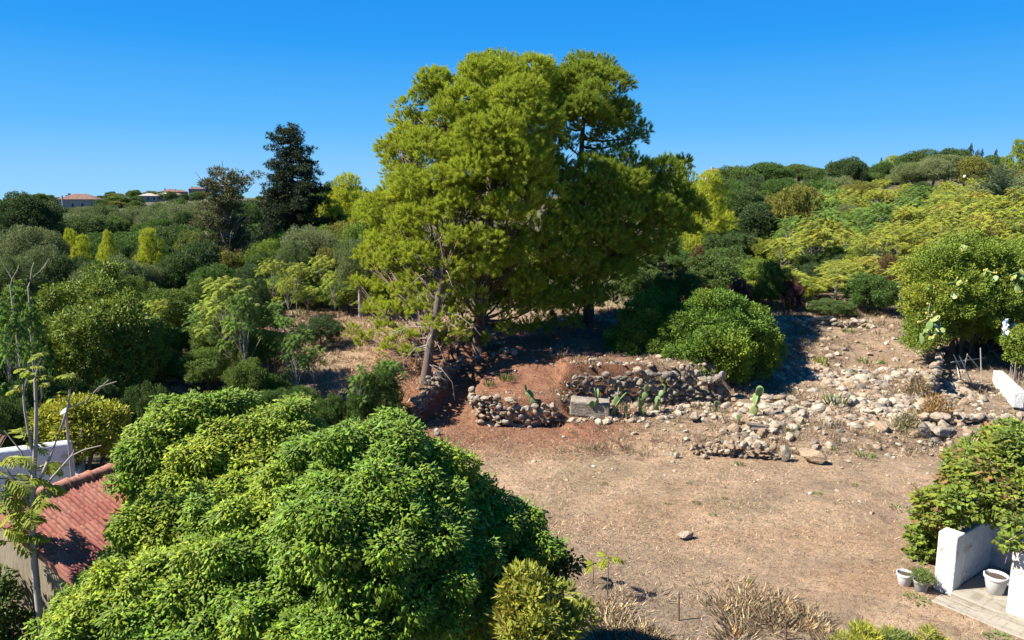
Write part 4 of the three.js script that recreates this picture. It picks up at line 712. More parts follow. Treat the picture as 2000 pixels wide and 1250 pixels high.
scatter('forest_floor_weeds', bladeTuft(16, 0.5, 0.03, 0.3, 0.6, 0.3), L.weed, 'rough green weeds under the trees', 'weeds', 2200, () => { const u = rr(-100, 2100), D = rr(38, 95); if (u > 640 && u < 760 && D < 44) return null; const p = at(u, 500, D); return onG(p.x, D); }, [0.6, 1.6], () => { const k = rr(0.5, 1.1); return [k * rr(0.8, 1.3), k, k]; });
scatter('needle_litter', bladeTuft(10, 0.12, 0.008, 0.16, 2.2, 0.3), M.straw, 'fallen brown pine needles on the red earth', 'needle litter', 2600, () => { const x = rr(-4.5, 4), d = rr(21, 32); return R() < 0.7 ? onG(x, d) : null; }, [0.5, 1.1], () => { const k = rr(0.5, 1.0); return [k * 0.95, k * 0.62, k * 0.5]; });
const weedGeo = [bladeTuft(50, 0.22, 0.02, 0.20, 0.9), bladeTuft(40, 0.16, 0.03, 0.22, 1.2), sprig(60, 0.09, 0.05, 0.24, 0, 0.3)];
[[1632, 792, 42, 30, 0], [1690, 894, 36, 14, 0], [1627, 880, 16, 14, 1], [1360, 983, 16, 8, 1], [1391, 1007, 14, 8, 1], [1443, 909, 16, 10, 0], [1602, 712, 22, 28, 2], [1700, 710, 46, 12, 0], [1346, 944, 12, 6, 1], [1415, 974, 10, 6, 1], [1595, 965, 16, 8, 1], [1670, 949, 14, 6, 1], [1462, 1140, 16, 12, 0], [1305, 985, 12, 6, 1], [1545, 842, 22, 16, 0], [1655, 650, 20, 12, 0], [1760, 995, 40, 10, 1], [1000, 815, 20, 16, 0], [955, 755, 20, 16, 0], [990, 745, 26, 20, 0], [900, 890, 26, 10, 1], [1180, 945, 14, 6, 1], [1130, 875, 12, 8, 1], [1660, 728, 20, 10, 1]].forEach(([u, v, w, h, g], i) => {
  const p = gp(u, v), k = mpp(-p.z), m = single('weed_tuft', weedGeo[g], i === 6 ? L.ail[0] : L.weed, i === 6 ? 'bright green sapling tuft on the rubble slope' : u > 1500 ? 'small green weed tuft growing among the rubble stones' : 'small green weed tuft in the dry clearing', 'weed', p, i === 6 ? null : u > 1500 ? 'weeds among the rubble' : 'weeds in the clearing'); m.scale.set(w * k / 0.45, h * k / 0.2, w * k / 0.45); m.rotation.y = i;
});
// dry scrub beside the garden
for (const [u, v, w, h, c, lab] of [[1828, 815, 62, 60, [0.27, 0.15, 0.045], 'tangled dry orange scrub at the end of the stub wall'], [1770, 845, 60, 55, [0.19, 0.165, 0.075], 'hazy olive dry grass clump on the rubble edge'], [1790, 770, 50, 40, [0.25, 0.18, 0.09], 'pale dry bush in front of the stub wall']]) {
  const p = gp(u, v), k = mpp(-p.z), m = single('dry_scrub', domeTuft(1100, w * k * 0.55, h * k * 0.8), std(...c, 1, { vertexColors: true, side: THREE.DoubleSide }), lab, 'scrub', p); m.userData.kind = undefined;
}

// ---------------------------------------------------------------- prickly pears
const padG = new THREE.SphereGeometry(1, 14, 10); { const p = padG.attributes.position; for (let i = 0; i < p.count; i++) { const y = p.getY(i), t = (y + 1) / 2; p.setXYZ(i, p.getX(i) * (0.55 + 0.5 * Math.sqrt(t)) , t * 2, p.getZ(i)); } padG.computeVertexNormals(); }
const fruitG = new THREE.SphereGeometry(1, 8, 6);
function cactus(name, label, pos, pads, size, group, lean = 0.6) {
  const t = thing(name, label, 'prickly pear', pos, group), tips = [];
  const put = (p, d, s, gen) => {
    const m = part('pad', padG, M.cactus[Math.floor(R() * 3)], t); m.position.copy(p); const q = new THREE.Quaternion().setFromUnitVectors(V(0, 1, 0), d); q.multiply(new THREE.Quaternion().setFromAxisAngle(V(0, 1, 0), rr(0, 6.28))); m.quaternion.copy(q); m.scale.set(s * 0.36, s * 0.5, s * 0.075);
    tips.push([p.clone().addScaledVector(d, s * 0.92), d, s, gen]);
  };
  put(V(0, -0.03, 0), V(rr(-0.3, 0.3), 1, rr(-0.1, 0.3)).normalize(), size, 0);
  for (let k = 1; k < pads; k++) { const [p, d, s, g] = tips[Math.floor(Math.pow(R(), 0.8) * tips.length)]; const nd = d.clone().addScaledVector(rdir(), lean).add(V(0, lean > 0.8 ? -0.15 : 0.35, lean > 0.8 ? 0.35 : 0.1)).normalize(); put(p.clone().addScaledVector(rdir(), s * 0.06), nd, size * rr(0.75, 1.05), g + 1); }
  if (pads > 8) { const f = new MB(); const gs = []; for (let k = 0; k < pads * 1.2; k++) { const [p] = tips[Math.floor(R() * tips.length)]; const g = fruitG.clone(); g.scale(0.035, 0.05, 0.035); g.translate(p.x + rr(-0.08, 0.08), p.y + rr(-0.02, 0.06), p.z + rr(-0.06, 0.06)); gs.push(g); } part('fruit', mergeGeometries(gs), M.fruit, t).userData.kind = 'stuff'; }
  return t;
}
R = rng(131);
for (const [u, v, n, s] of [[1165, 812, 5, 0.38], [1195, 812, 5, 0.40], [1255, 812, 6, 0.40], [1285, 805, 4, 0.34], [1300, 765, 5, 0.34], [1390, 785, 5, 0.34], [1398, 808, 3, 0.26], [1440, 832, 2, 0.26], [1045, 795, 4, 0.36], [1225, 818, 3, 0.3]]) cactus('prickly_pear', 'young prickly pear with bright pads at the foot of the ruined wall', gp(u, v), n, s, 'young prickly pears along the ruined wall');
cactus('prickly_pear', 'upright prickly pear column on the rubble beside the plank', gp(1470, 812), 8, 0.42, null, 0.3);
for (const [u, v, D, n, s, l] of [[1800, 640, 28.6, 26, 0.46, 'prickly pear sprawling at the low corner of the leafy hedge'], [1832, 600, 29.7, 16, 0.48, 'prickly pear poking through the front of the leafy hedge'], [1915, 590, 29.7, 16, 0.50, 'yellow fruited prickly pear hanging over the shaded hollow of the hedge'], [1862, 520, 30.3, 9, 0.46, 'prickly pear rising above the top of the leafy hedge'], [1962, 560, 30.0, 12, 0.50, 'tall prickly pear at the crest of the leafy hedge'], [1990, 605, 29.8, 9, 0.5, 'prickly pear close to the white plastic sheet']]) { const p = at(u, v, D); cactus('prickly_pear', l, u < 1810 ? at(1800, 672, 27.6) : p, n, s, null, 0.9); }

// ---------------------------------------------------------------- garden plot: canes, white trough wall, sheet
R = rng(141);
function bar(name, a, b, r, mat, label, cat, group) { const d = b.clone().sub(a), g = new THREE.CylinderGeometry(r * 0.85, r, d.length(), 7); g.translate(0, d.length() / 2, 0); const m = single(name, g, mat, label, cat, a, group); m.quaternion.setFromUnitVectors(V(0, 1, 0), d.normalize()); return m; }
const cane = std(0.42, 0.39, 0.34, 0.7);
for (const [a, b, la, lb] of [[[1874, 740], [1864, 694], 0.02, 0.02], [[1876, 720], [1862, 692], 0.02, 0.9], [[1884, 718], [1873, 694], 0.05, 0.6], [[1902, 757], [1874, 697], 0.02, 0.9], [[1883, 720], [1890, 690], 0.05, 1.0], [[1910, 722], [1889, 692], 0.1, 0.9], [[1856, 724], [1922, 715], 0.35, 0.35], [[1917, 746], [1915, 680], 0.02, 1.1], [[1952, 702], [1925, 687], 0.05, 0.3], [[1948, 698], [1928, 686], 0.08, 0.3]]) { const p = gp(...a), q = gp(...b); p.y += la; q.y += lb; if (lb > 0.5) { const s = at(b[0], b[1], -p.z - 0.2); q.copy(s); } bar('garden_cane', p, q, 0.022, cane, 'slim white garden cane leaning in the bare garden plot', 'cane', 'white canes in the garden plot'); }
{
  const a = gp(1950, 750), b = gp(1985, 798), t = thing('trough_wall', 'low whitewashed masonry wall edging the garden plot', 'low wall', a), d = b.clone().sub(a), l = Math.hypot(d.x, d.z) + 0.5;
  const g = new RoundedBoxGeometry(l, 0.62, 0.34, 4, 0.05); const m = part('wall', g, M.white, t); m.position.set(d.x / 2, 0.28 + d.y / 2, d.z / 2); m.rotation.y = Math.atan2(-d.z, d.x);
  const m2 = part('return_wall', new RoundedBoxGeometry(1.4, 0.5, 0.3, 4, 0.05), M.white, t); m2.position.set(d.x + 0.75, 0.2 + d.y, d.z - 0.05);
}
for (let k = 0; k < 12; k++) { const p = gp(1972 + k * 3.2, 735 + (k % 3) * 8), q = p.clone().add(V(rr(-0.05, 0.05), rr(0.5, 1.0), rr(-0.05, 0.05))); bar('bean_pole', p, q, 0.014, M.twig.clone(), 'thin upright stick in the planted strip behind the whitewashed wall', 'stick', 'upright sticks in the planted strip'); }
{
  const g = new THREE.PlaneGeometry(0.75, 0.95, 14, 16), p = g.attributes.position; for (let i = 0; i < p.count; i++) { const x = p.getX(i), y = p.getY(i); p.setXYZ(i, x * (1 - 0.35 * Math.abs(y)) + 0.12 * n3(x * 4, y * 4, 1), y + 0.08 * n3(x * 6, y * 6, 3), 0.18 * n3(x * 5 + 3, y * 5, 8)); } g.computeVertexNormals();
  const pos = at(1962, 640, 28.4), m = single('plastic_sheet', g, std(0.75, 0.77, 0.8, 0.5, { side: THREE.DoubleSide }), 'crumpled white plastic sheet hanging in the shaded hedge', 'plastic sheet', pos); m.rotation.set(-0.3, 0.5, -0.5); m.scale.set(0.42, 0.8, 1.2);
  const m2 = single('blue_cloth', g.clone().scale(0.4, 0.45, 0.8), M.blue.clone(), 'blue cloth hanging next to the white plastic sheet', 'cloth', at(1980, 638, 29)); m2.material.side = THREE.DoubleSide; m2.rotation.set(0.1, 0.2, 0.4);
}

// ---------------------------------------------------------------- the white porch with its vine
R = rng(151);
{
  const A = gp(1822, 1150), t = thing('white_porch', 'whitewashed porch walls with a raised floor under the vine', 'porch', V(A.x, terrain(A.x, A.z) - 0.05, A.z)); t.rotation.y = -0.946;
  const box = (name, w, h, d, x, y, z, mat = M.white, r = 0.03) => { const m = part(name, new RoundedBoxGeometry(w, h, d, 3, r), mat, t); m.position.set(x + w / 2, y + h / 2, z - d / 2); return m; };
  box('pillar', 0.36, 1.28, 0.34, 0, 0, 0); box('side_wall', 0.16, 1.22, 1.45, 0.16, 0, -0.343); box('back_wall', 3.4, 1.62, 0.18, 0.16, 0, -1.795); box('right_wall', 2.2, 1.40, 0.30, 1.28, 0, 0.0);
  box('floor_slab', 2.4, 0.17, 1.9, 0.363, 0, 0.10, M.concrete, 0.02); box('step', 2.2, 0.075, 0.42, 0.2, 0, 0.523, M.concrete, 0.02);
  box('coping', 2.24, 0.05, 0.36, 1.26, 1.402, 0.03, M.concrete, 0.015);
  const pot = (lx, ly, lz, r, h, mat, label, plantMat, plantR, tilt = 0) => {
    const pos = t.localToWorld(V(lx, ly, lz)); const o = thing('flower_pot', label, 'pot', pos);
    const pts = [[0, 0], [r * 0.68, 0], [r * 0.92, h * 0.82], [r, h * 0.82], [r * 1.02, h], [r * 0.9, h], [r * 0.86, h * 0.84], [0, h * 0.84]].map(([x, y]) => new THREE.Vector2(x, y));
    part('pot_body', new THREE.LatheGeometry(pts.slice(0, 7), 22), mat, o); const s = part('soil', new THREE.CircleGeometry(r * 0.87, 18), M.soil, o); s.rotation.x = -Math.PI / 2; s.position.y = h * 0.85; mat.side = THREE.DoubleSide;
    if (plantMat) { const bl = [[V(0, h + plantR * 0.35, 0), plantR, plantR * 0.6, plantR]]; instanced('plant', S.weed, plantMat, shell(bl, 260, 0.2), o, [0.5, 0.9], tintBy(0.2, 0.2), 0.6, 0.6); }
    return o;
  };
  t.updateMatrixWorld(true);
  pot(0.86, 0.173, -0.62, 0.215, 0.36, M.potWhite, 'empty white plastic pot standing on the porch floor', null); pot(-0.42, 0.03, 0.30, 0.16, 0.28, M.potWhite, 'white pot on the ground outside the porch pillar', null); pot(-0.10, 0.03, 0.30, 0.15, 0.26, M.potGrey, 'grey pot with trailing green plant at the pillar foot', L.weed, 0.2);
  pot(2.02, 0.0, 0.62, 0.17, 0.3, M.potWhite, 'white bowl pot with reddish soil beside the right wall', null); pot(1.65, 1.46, -0.16, 0.16, 0.26, M.potWhite, 'white pot under the vine on the wall coping', L.weed, 0.16);
  const wp = (x, y, z) => t.localToWorld(V(x, y, z));
  { const p0 = wp(0.0, 0.02, 0.42); const m = single('rock', BLOCK[1], M.stone[1], 'broken ochre stone under the grey pot at the porch corner', 'rock', p0); m.scale.set(0.16, 0.09, 0.11); }
  { const p0 = wp(0.02, 0.0, 0.72), m = single('weed_tuft', weedGeo[2], L.weed, 'green weed mat in front of the porch step', 'weed', V(p0.x, terrain(p0.x, p0.z), p0.z), 'weed mats at the porch'); m.scale.set(0.9, 0.5, 0.9); for (const [x, z] of [[1.5, 0.85], [1.85, 1.0], [2.2, 0.95]]) { const q = wp(x, 0, z), c = m.clone(); c.name = numbered('weed_tuft'); c.position.set(q.x, terrain(q.x, q.z), q.z); c.rotation.y = x * 3; scene.add(c); } }
  const v0 = wp(1.0, 0, -0.9), v = thing('grape_vine', 'sprawling grape vine heaped over the white porch', 'vine', V(v0.x, terrain(v0.x, v0.z), v0.z)), bl = [];
  for (const [u, vv, D, r] of [[1935, 885, 14.6, 44], [1985, 905, 13.8, 54], [1890, 930, 14.2, 44], [1945, 945, 13.6, 50], [1853, 975, 14.3, 38], [1900, 985, 13.7, 40], [1822, 1015, 14.7, 34], [1806, 1060, 14.9, 28], [1798, 1085, 14.9, 20], [1840, 1010, 14.3, 30], [1980, 975, 13.2, 44], [1988, 1055, 12.5, 22], [1830, 1060, 15.2, 26], [1960, 862, 15.4, 40], [1930, 990, 13.5, 34], [1940, 920, 15.4, 66], [1870, 975, 15.2, 46], [1995, 1025, 12.6, 24], [2010, 950, 13.4, 50], [1865, 1015, 13.9, 20]]) { const q = at(u, vv, D).sub(v.position), k = r * mpp(D); bl.push([q, k, k * 0.85, k]); }
  const w = new MB(); w.tube([V(-0.2, -0.1, -1.6), V(-0.2, 0.8, -1.5), V(0, 1.7, -1.0)], [0.05, 0.04, 0.03], 6, WHITE);  for (let k = 0; k < 60; k++) { const [q, r] = bl[Math.floor(R() * bl.length)], a = q.clone().addScaledVector(rdir(), r * 0.9), e = a.clone().addScaledVector(rdir(), 0.35); w.tube([a, e], [0.008, 0.005], 3, [1.6, 1.5, 1.3]); }
  part('vine_stems', w.build(), M.barkGrey, v).userData.kind = 'stuff';
  const sm = shell(lumpy(bl, 0.3, 1), 52, 0.5, { thr: 0.62, minY: -0.8, lump: 0.2 }), tv = tintBy(0.25, 0.5); instanced('foliage', S.vine, L.vine, sm.filter((_, i) => i % 9), v, [0.6, 0.95], tv, 0.2, 0.55); instanced('withered_leaves', S.vine, L.dry, sm.filter((s, i) => !(i % 9) && n3(s.p.x, s.p.y, s.p.z) > 0), v, [0.7, 1.0], () => { const k = rr(0.25, 0.55); return [k, k * 0.85, k * 0.75]; }, 0, 0.6);
  bar('wooden_post', at(1858, 965, 14.75), at(1861, 902, 14.75), 0.035, M.wood, 'grey weathered wooden post sticking out of the vine', 'post');
}
// rusty fence stakes, ailanthus seedlings in the lower clearing
for (const [u, v0, v1] of [[1326, 1212, 1158], [1535, 1250, 1214]]) { const a = gp(u, v0), b = at(u, v1, -a.z); bar('fence_stake', a, b, 0.018, M.rust, 'thin rusty iron stake among the dry weeds', 'stake', 'rusty stakes'); }
for (const [u, v, vt, l] of [[1186, 1165, 1088, 'taller'], [1158, 1140, 1100, 'shorter']]) { const a = gp(u, v), b = at(u, vt, -a.z), h = b.y - a.y, t = thing('ailanthus_seedling', l + ' ailanthus seedling with yellow green leaves beside the shadowed shrub', 'seedling', a), w = new MB(), f = new MB(); w.tube([V(0, 0, 0), V(0.01, h * 0.6, 0), V(0, h, 0)], [0.012, 0.01, 0.006], 4, WHITE); part('stem', w.build(), M.bark, t); for (let k = 0; k < 6; k++) { const q = k * 2.1; frond(f, V(0, h * rr(0.9, 1), 0), V(Math.cos(q), 0.5, Math.sin(q)).normalize(), rr(0.3, 0.42), WHITE, 7, 0.12, 0.04); } tag(part('leaves', f.build(), L.ail[1], t), null, null, null, 'stuff'); }

// ---------------------------------------------------------------- shed with tiled roof and the white house
R = rng(161);
{
  const o = V(-8.25, 0, -11.0); o.y = terrain(o.x, o.z); const t = thing('shed', 'small shed with red clay tile roof and beige gable wall', 'shed', o); t.rotation.y = 1.119;
  const RY = 2.8 - o.y, run = 2.1, drop = 0.78, len = 4.4, ang = Math.atan2(drop, run), sl = Math.hypot(run, drop);
  const sh = new THREE.Shape([[-run + 0.2, 0], [run - 0.2, 0], [run - 0.2, RY - drop - 0.02], [0, RY - 0.11], [-run + 0.2, RY - drop - 0.02]].map(([x, y]) => new THREE.Vector2(x, y)));
  const wg = new THREE.ExtrudeGeometry(sh, { depth: len - 0.3, bevelEnabled: false }); wg.rotateY(Math.PI / 2); wg.translate(0.12, 0, 0); { const uv = wg.attributes.uv; for (let i = 0; i < uv.count; i++) uv.setXY(i, uv.getX(i) * 0.6, uv.getY(i) * 0.25); } part('wall', wg, M.beige, t);
  // one tile: two ribs and a flat lap, real thickness
  const tw = 0.235, tl = 0.42, prof = [[0, 0.012], [0.03, 0.034], [0.06, 0.012], [0.10, 0.006], [0.125, 0.030], [0.15, 0.006], [0.19, 0.006], [0.212, 0.030], [0.235, 0.012]], tg = new THREE.BufferGeometry(), pp = [], uu = [], ii = [];
  for (const [s, dy] of [[0, 0], [1, 0], [0, -0.02], [1, -0.02]]) for (const [x, y] of prof) { pp.push(x, y + dy, s * tl); uu.push(x * 2, s * 0.8); }
  const n = prof.length; for (let k = 0; k < n - 1; k++) { ii.push(k, n + k, k + 1, k + 1, n + k, n + k + 1, 2 * n + k, 2 * n + k + 1, 3 * n + k, 2 * n + k + 1, 3 * n + k + 1, 3 * n + k, n + k, 3 * n + k, n + k + 1, n + k + 1, 3 * n + k, 3 * n + k + 1); }
  ii.push(0, 2 * n, n, n, 2 * n, 3 * n); tg.setAttribute('position', new THREE.Float32BufferAttribute(pp, 3)); tg.setAttribute('uv', new THREE.Float32BufferAttribute(uu, 2)); tg.setIndex(ii); tg.computeVertexNormals();
  const deck = part('roof_deck', new THREE.BoxGeometry(len - 0.1, 0.04, sl), M.woodDark, t); deck.position.set(len / 2, RY - drop / 2 - 0.045, run / 2); deck.rotation.x = ang;
  const roof = new THREE.Group(); roof.name = 'roof'; roof.position.set(0, RY, 0); roof.rotation.x = ang; t.add(roof);
  const rows = 6, cols = Math.floor(len / tw);
  for (let r = 0; r < rows; r++) for (let c = 0; c < cols; c++) { const m = part('tile', tg, M.tile[Math.floor(R() * 3)], roof); m.position.set(c * tw + rr(-0.004, 0.004), 0.016 + rr(0, 0.004), r * 0.36 + rr(-0.008, 0.008)); m.rotation.x = 0.055 + rr(-0.006, 0.006); m.rotation.y = rr(-0.008, 0.008); m.position.y += 0.004; }
  const back = part('rear_roof', new THREE.BoxGeometry(len, 0.05, sl), M.tile[1], t); back.position.set(len / 2, RY - drop / 2 - 0.02, -run / 2 - 0.02); back.rotation.x = -ang;
  const cap = new THREE.CylinderGeometry(0.105, 0.125, 0.42, 12, 1, true, -Math.PI / 2, Math.PI); cap.rotateZ(Math.PI / 2); cap.rotateX(-Math.PI / 2); M.ridge.side = THREE.DoubleSide;
  const cg = new THREE.CylinderGeometry(0.125, 0.145, 0.42, 14, 1, false); cg.rotateZ(Math.PI / 2);
  const cl = new THREE.CylinderGeometry(0.156, 0.156, 0.045, 14, 1, false); cl.rotateZ(Math.PI / 2);
  for (let k = 0; k < 11; k++) { const m = part('ridge_tile', cg, M.ridge, t); m.position.set(k * 0.4 + 0.2, RY - 0.03, 0); const j = part('collar', cl, M.ridge, m); j.position.x = -0.19; }
  const rake = part('rake_board', new THREE.BoxGeometry(0.05, 0.10, sl), M.tile[2], t); rake.position.set(-0.03, RY - drop / 2 - 0.03, run / 2); rake.rotation.x = ang;
}
{
  const K = V(-10.15, 0, -16.2); K.y = terrain(K.x, K.z); const t = thing('white_house', 'white rendered house wall with a brown tiled roof behind', 'house', K); t.rotation.y = 0.47;
  const H0 = 2.2 - K.y, g = new RoundedBoxGeometry(6, H0, 0.3, 4, 0.08), m = part('parapet_wall', g, M.white, t); m.position.set(-3, H0 / 2, -0.15);
  const side = part('side_wall', new RoundedBoxGeometry(0.28, H0 - 1.3, 3, 3, 0.05), M.white, t); side.position.set(-0.18, (H0 - 1.3) / 2, -1.82);
  const rg = new THREE.BufferGeometry(), q = [[-7, H0 - 0.35, -0.5], [-1.6, H0 - 0.35, -0.5], [-1.6, H0 - 0.35, -3.5], [-7, H0 - 0.35, -3.5], [-6, H0 + 0.32, -2.0], [-3.2, H0 + 0.32, -2.0]];
  const f = [[0, 1, 5], [0, 5, 4], [1, 2, 5], [2, 3, 4], [2, 4, 5], [3, 0, 4]], pp = [], uu = []; for (const tri of f) for (const k of tri) { pp.push(...q[k]); uu.push(q[k][0] * 0.5, q[k][2] * 0.5); }
  rg.setAttribute('position', new THREE.Float32BufferAttribute(pp, 3)); rg.setAttribute('uv', new THREE.Float32BufferAttribute(uu, 2)); rg.computeVertexNormals(); const roof = part('roof', rg, M.brownTile, t); M.brownTile.side = THREE.DoubleSide;
  const cs = new THREE.CylinderGeometry(0.014, 0.014, 1, 6); cs.rotateZ(Math.PI / 2);   // courses of the far brown tiles
  for (let k = 0; k < 20; k++) { const s = (k + 0.5) / 20, c = part('tile_course', cs, M.brownTile, roof); c.scale.x = mix(5.4, 2.8, s); c.position.set((mix(-7, -6, s) + mix(-1.6, -3.2, s)) / 2, mix(H0 - 0.35, H0 + 0.32, s), mix(-0.5, -2.0, s)); }
  for (let k = 0; k < 20; k++) { const s = (k + 0.5) / 20, c = part('tile_course', cs, M.brownTile, roof); c.scale.x = mix(3, 0.15, s); c.rotation.y = Math.PI / 2; c.position.set(mix(-1.6, -3.2, s), mix(H0 - 0.35, H0 + 0.32, s), -2.0); }
  const a = at(138, 905, 15.2), b = at(138, 797, 15.2); a.y = 1; const pole = thing('antenna_pole', 'thin grey metal pole with a small dish beside the white house', 'antenna', V(a.x, a.y, a.z)), hh = b.y - a.y;
  const pg = new THREE.CylinderGeometry(0.025, 0.03, hh, 8); pg.translate(0, hh / 2, 0); part('pole', pg, M.metal, pole);
  const dg = new THREE.SphereGeometry(0.13, 16, 6, 0, 6.283, 0, 0.9); const dish = part('dish', dg, M.metal.clone(), pole); dish.material.side = THREE.DoubleSide; dish.scale.set(1, 0.5, 1); dish.position.set(0.02, hh - 0.08, 0.05); dish.rotation.set(0.5, 0, 0.5);
}
// pale stemmed ailanthus in front of the house
R = rng(171);
{
  const D = 10.4, b0 = at(74, 1150, D); const base = V(b0.x, terrain(b0.x, b0.z), b0.z), t = thing('ailanthus_tree', 'nearly bare young ailanthus with pale branches in front of the shed', 'tree', base), w = new MB(), f = new MB();
  const pp = (u, v, dz = 0) => at(u, v, D - dz).sub(base);
  const bran = (pts, r0, r1) => { const c = pts.map((q) => pp(...q)); w.tube(c, c.map((_, k) => mix(r0, r1, k / (c.length - 1))), 6, WHITE); };
  const root = pp(72, 1150); w.tube([V(0, -0.2, 0), V(root.x * 0.5, root.y * 0.5, root.z * 0.5), root], [0.06, 0.055, 0.05], 7, WHITE);
  bran([[72, 1150], [64, 1060], [62, 1000], [66, 930], [70, 860], [71, 800], [68, 740]], 0.05, 0.018); bran([[71, 800], [82, 775], [80, 755]], 0.016, 0.008); bran([[68, 745], [74, 715], [80, 700]], 0.014, 0.008);
  bran([[66, 960], [95, 900], [120, 835], [133, 795], [137, 760]], 0.026, 0.012); bran([[133, 797], [165, 785], [195, 755], [228, 745]], 0.012, 0.005); bran([[190, 765], [205, 748], [212, 742]], 0.008, 0.004);
  bran([[68, 985], [100, 935], [140, 890], [165, 878], [198, 870]], 0.022, 0.006); bran([[140, 890], [158, 850], [160, 835]], 0.012, 0.005); bran([[62, 880], [48, 800], [44, 750], [30, 762]], 0.02, 0.008); bran([[48, 800], [45, 770], [52, 740]], 0.012, 0.006); bran([[66, 1000], [30, 940], [0, 900]], 0.02, 0.01); bran([[66, 940], [40, 880], [8, 840]], 0.016, 0.008);
  const cl = (u, v, n, s) => { for (let k = 0; k < n; k++) { const q = rr(0, 6.28); frond(f, pp(u + rr(-6, 6), v + rr(-6, 6), rr(-0.2, 0.2)), V(Math.cos(q), rr(0, 0.7), Math.sin(q)).normalize(), s * rr(0.9, 1.5), jit(WHITE, 0.2), 8, s < 0.33 ? 0.09 : 0.18, s < 0.33 ? 0.035 : 0.058); } };
  for (const [u, v, n, s] of [[45, 855, 3, 0.34], [20, 895, 4, 0.36], [75, 915, 3, 0.34], [15, 935, 5, 0.38], [45, 945, 4, 0.38], [90, 945, 3, 0.34], [15, 990, 7, 0.4], [40, 1010, 5, 0.38], [60, 990, 3, 0.34], [5, 1030, 7, 0.4], [25, 1055, 5, 0.36], [110, 770, 2, 0.16], [68, 735, 3, 0.2], [80, 698, 3, 0.2], [140, 735, 4, 0.18], [30, 762, 3, 0.18], [55, 720, 3, 0.2], [78, 748, 2, 0.18], [5, 960, 5, 0.4]]) cl(u, v, n, s);
  part('branches', w.build(), M.barkGrey, t); tag(part('leaves', f.build(), L.ail[0], t), null, null, null, 'stuff');
}
for (const a of [[-10, 700, 20, 120], [40, 740, 19, 110], [90, 730, 20, 90], [10, 780, 18.2, 100], [150, 740, 21, 90], [200, 740, 21, 80], [250, 760, 20, 80], [300, 750, 20, 90]]) tree('shrub', ...a, 'dark leafy shrub crowding behind the white house and citrus tree', 'shrubs behind the white house', { m: 0 });
big('leafy_shrub', 'dark green shrub in the shade under the bare ailanthus', 0, 1130, 10.6, 100, [[-10, 10, 0, 34], [-20, 60, 0.2, 50], [20, 110, 0, 40], [-10, 140, 0.3, 56]], S.bush, L.deep, 60, 'shrub', [0.9, 1.3], 0.3);

// ---------------------------------------------------------------- far houses
function house(label, u, vBase, D, w, d, h, wallM, roofM, rot, win, nm = 'house') {
  let p = gp(u, vBase); if (-p.z > 620 || -p.z < 90) p = at(u, vBase, D); else { const k = -p.z / D; w *= k; d *= k; h *= k; } const t = thing(nm, label, 'house', p); t.rotation.y = rot;
  const found = part('wall', new THREE.BoxGeometry(w, h + 6, d), wallM, t); found.position.y = (h - 6) / 2; found.name = 'wall';
  const rh = w * 0.16, o = 0.5, a = w / 2 + o, b = d / 2 + o, q = [[-a, h, b], [a, h, b], [a, h, -b], [-a, h, -b], [-a + b, h + rh, 0], [a - b, h + rh, 0]], pp = [], uu = [];
  if (roofM) { for (const tri of [[0, 1, 5], [0, 5, 4], [1, 2, 5], [2, 3, 4], [2, 4, 5], [3, 0, 4], [0, 3, 2], [0, 2, 1]]) for (const k of tri) { pp.push(q[k][0], q[k][1] + 0.01, q[k][2]); uu.push(q[k][0] * 0.3, q[k][2] * 0.3); } const rg = new THREE.BufferGeometry(); rg.setAttribute('position', new THREE.Float32BufferAttribute(pp, 3)); rg.setAttribute('uv', new THREE.Float32BufferAttribute(uu, 2)); rg.computeVertexNormals(); const rf = part('roof', rg, roofM, t); const ch = part('chimney', new THREE.BoxGeometry(0.7, 1.6, 0.7), wallM, rf); ch.position.set(-w * 0.28, h + rh * 0.7, 0.4); }
  for (let k = 0; k < win; k++) { const x = (k + 0.5) / win * w - w / 2, f = part('window', new THREE.BoxGeometry(1.3, 1.7, 0.12), M.white, t); f.position.set(x, h * 0.52, d / 2 + 0.03); const g2 = part('pane', new THREE.BoxGeometry(1.0, 1.4, 0.06), M.glass, f); g2.position.z = 0.06; }
  return t;
}
house('villa with brown hipped roof and cream walls on the far ridge', 160, 413, 260, 12, 8, 4.2, M.cream, M.roof, 0.25, 4, 'villa');
{ const p = at(123, 402, 256), t = single('chimney_stack', new THREE.CylinderGeometry(0.25, 0.3, 7, 8), M.cream, 'tall slim chimney stack beside the hipped roof villa', 'chimney', p); }
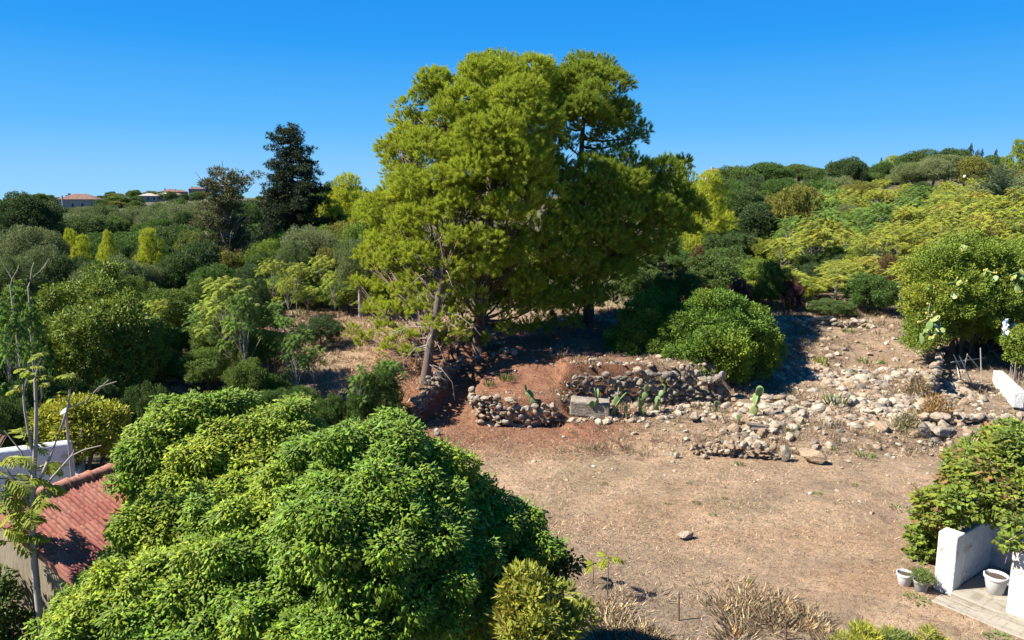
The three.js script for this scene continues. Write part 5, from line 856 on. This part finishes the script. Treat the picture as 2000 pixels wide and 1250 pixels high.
for (const [u, v, D, w, wm, rm, l] of [[292, 393, 420, 9, M.cream, M.cream, 'far cream house with pale roof above the olive grove'], [322, 391, 430, 8, M.cream, M.cream, 'far small white house beside the pale roofed one'], [334, 384, 470, 11, M.ochre, M.roof, 'far terracotta roofed house on the ridge'], [352, 384, 480, 9, M.ochre, M.roof, 'far orange house next to the terracotta roofed one'], [346, 391, 430, 7, M.cream, M.roof, 'far low cottage below the orange house'], [384, 378, 500, 9, M.ochre, M.roof, 'far red roofed house towards the half dead cypress'], [398, 377, 520, 6, M.cream, null, 'far flat roofed white house by the half dead cypress'], [1398, 349, 300, 7, M.cream, M.roof, 'far pale house above the oaks behind the round pine']]) house(l, u, v, D, w, w * 0.75, 3.0, wm, rm, 0.3, 3);
{ const p = at(1884, 345, 82), m = single('white_cistern', new THREE.SphereGeometry(0.17, 16, 10), M.potWhite, 'small white tank showing among the ailanthus near the palm', 'tank', p); m.scale.set(0.9, 1.1, 0.9); m.position.y = Math.max(p.y, terrain(p.x, p.z) + 0.4); }
// bare pale branches of a dead shrub standing against the woods
R = rng(181);
{
  const D = 21, b0 = at(35, 600, D), base = V(b0.x, terrain(b0.x, b0.z), b0.z), t = thing('dead_shrub', 'leafless dead shrub with pale forked branches beside the large dark laurel', 'shrub', base), w = new MB(), pp = (u, v, dz = 0) => at(u, v, D - dz).sub(base);
  for (const pts of [[[20, 560], [24, 545], [12, 525], [0, 505]], [[24, 545], [35, 525], [40, 505]], [[55, 560], [60, 545], [80, 528], [96, 505]], [[60, 545], [62, 525], [66, 512]], [[80, 528], [88, 520], [92, 512]]]) { const c = pts.map((q) => pp(...q)); w.tube(c, c.map((_, k) => mix(0.018, 0.006, k / (c.length - 1))), 5, WHITE); }
  for (const [u, v] of [[20, 560], [55, 560]]) { const q = pp(u, v); w.tube([V(q.x * 0.3, -0.1, q.z), V(q.x * 0.7, q.y * 0.5, q.z), q], [0.03, 0.025, 0.018], 6, WHITE); }
  part('branches', w.build(), M.twig, t);
}
renderer.render(scene, camera);
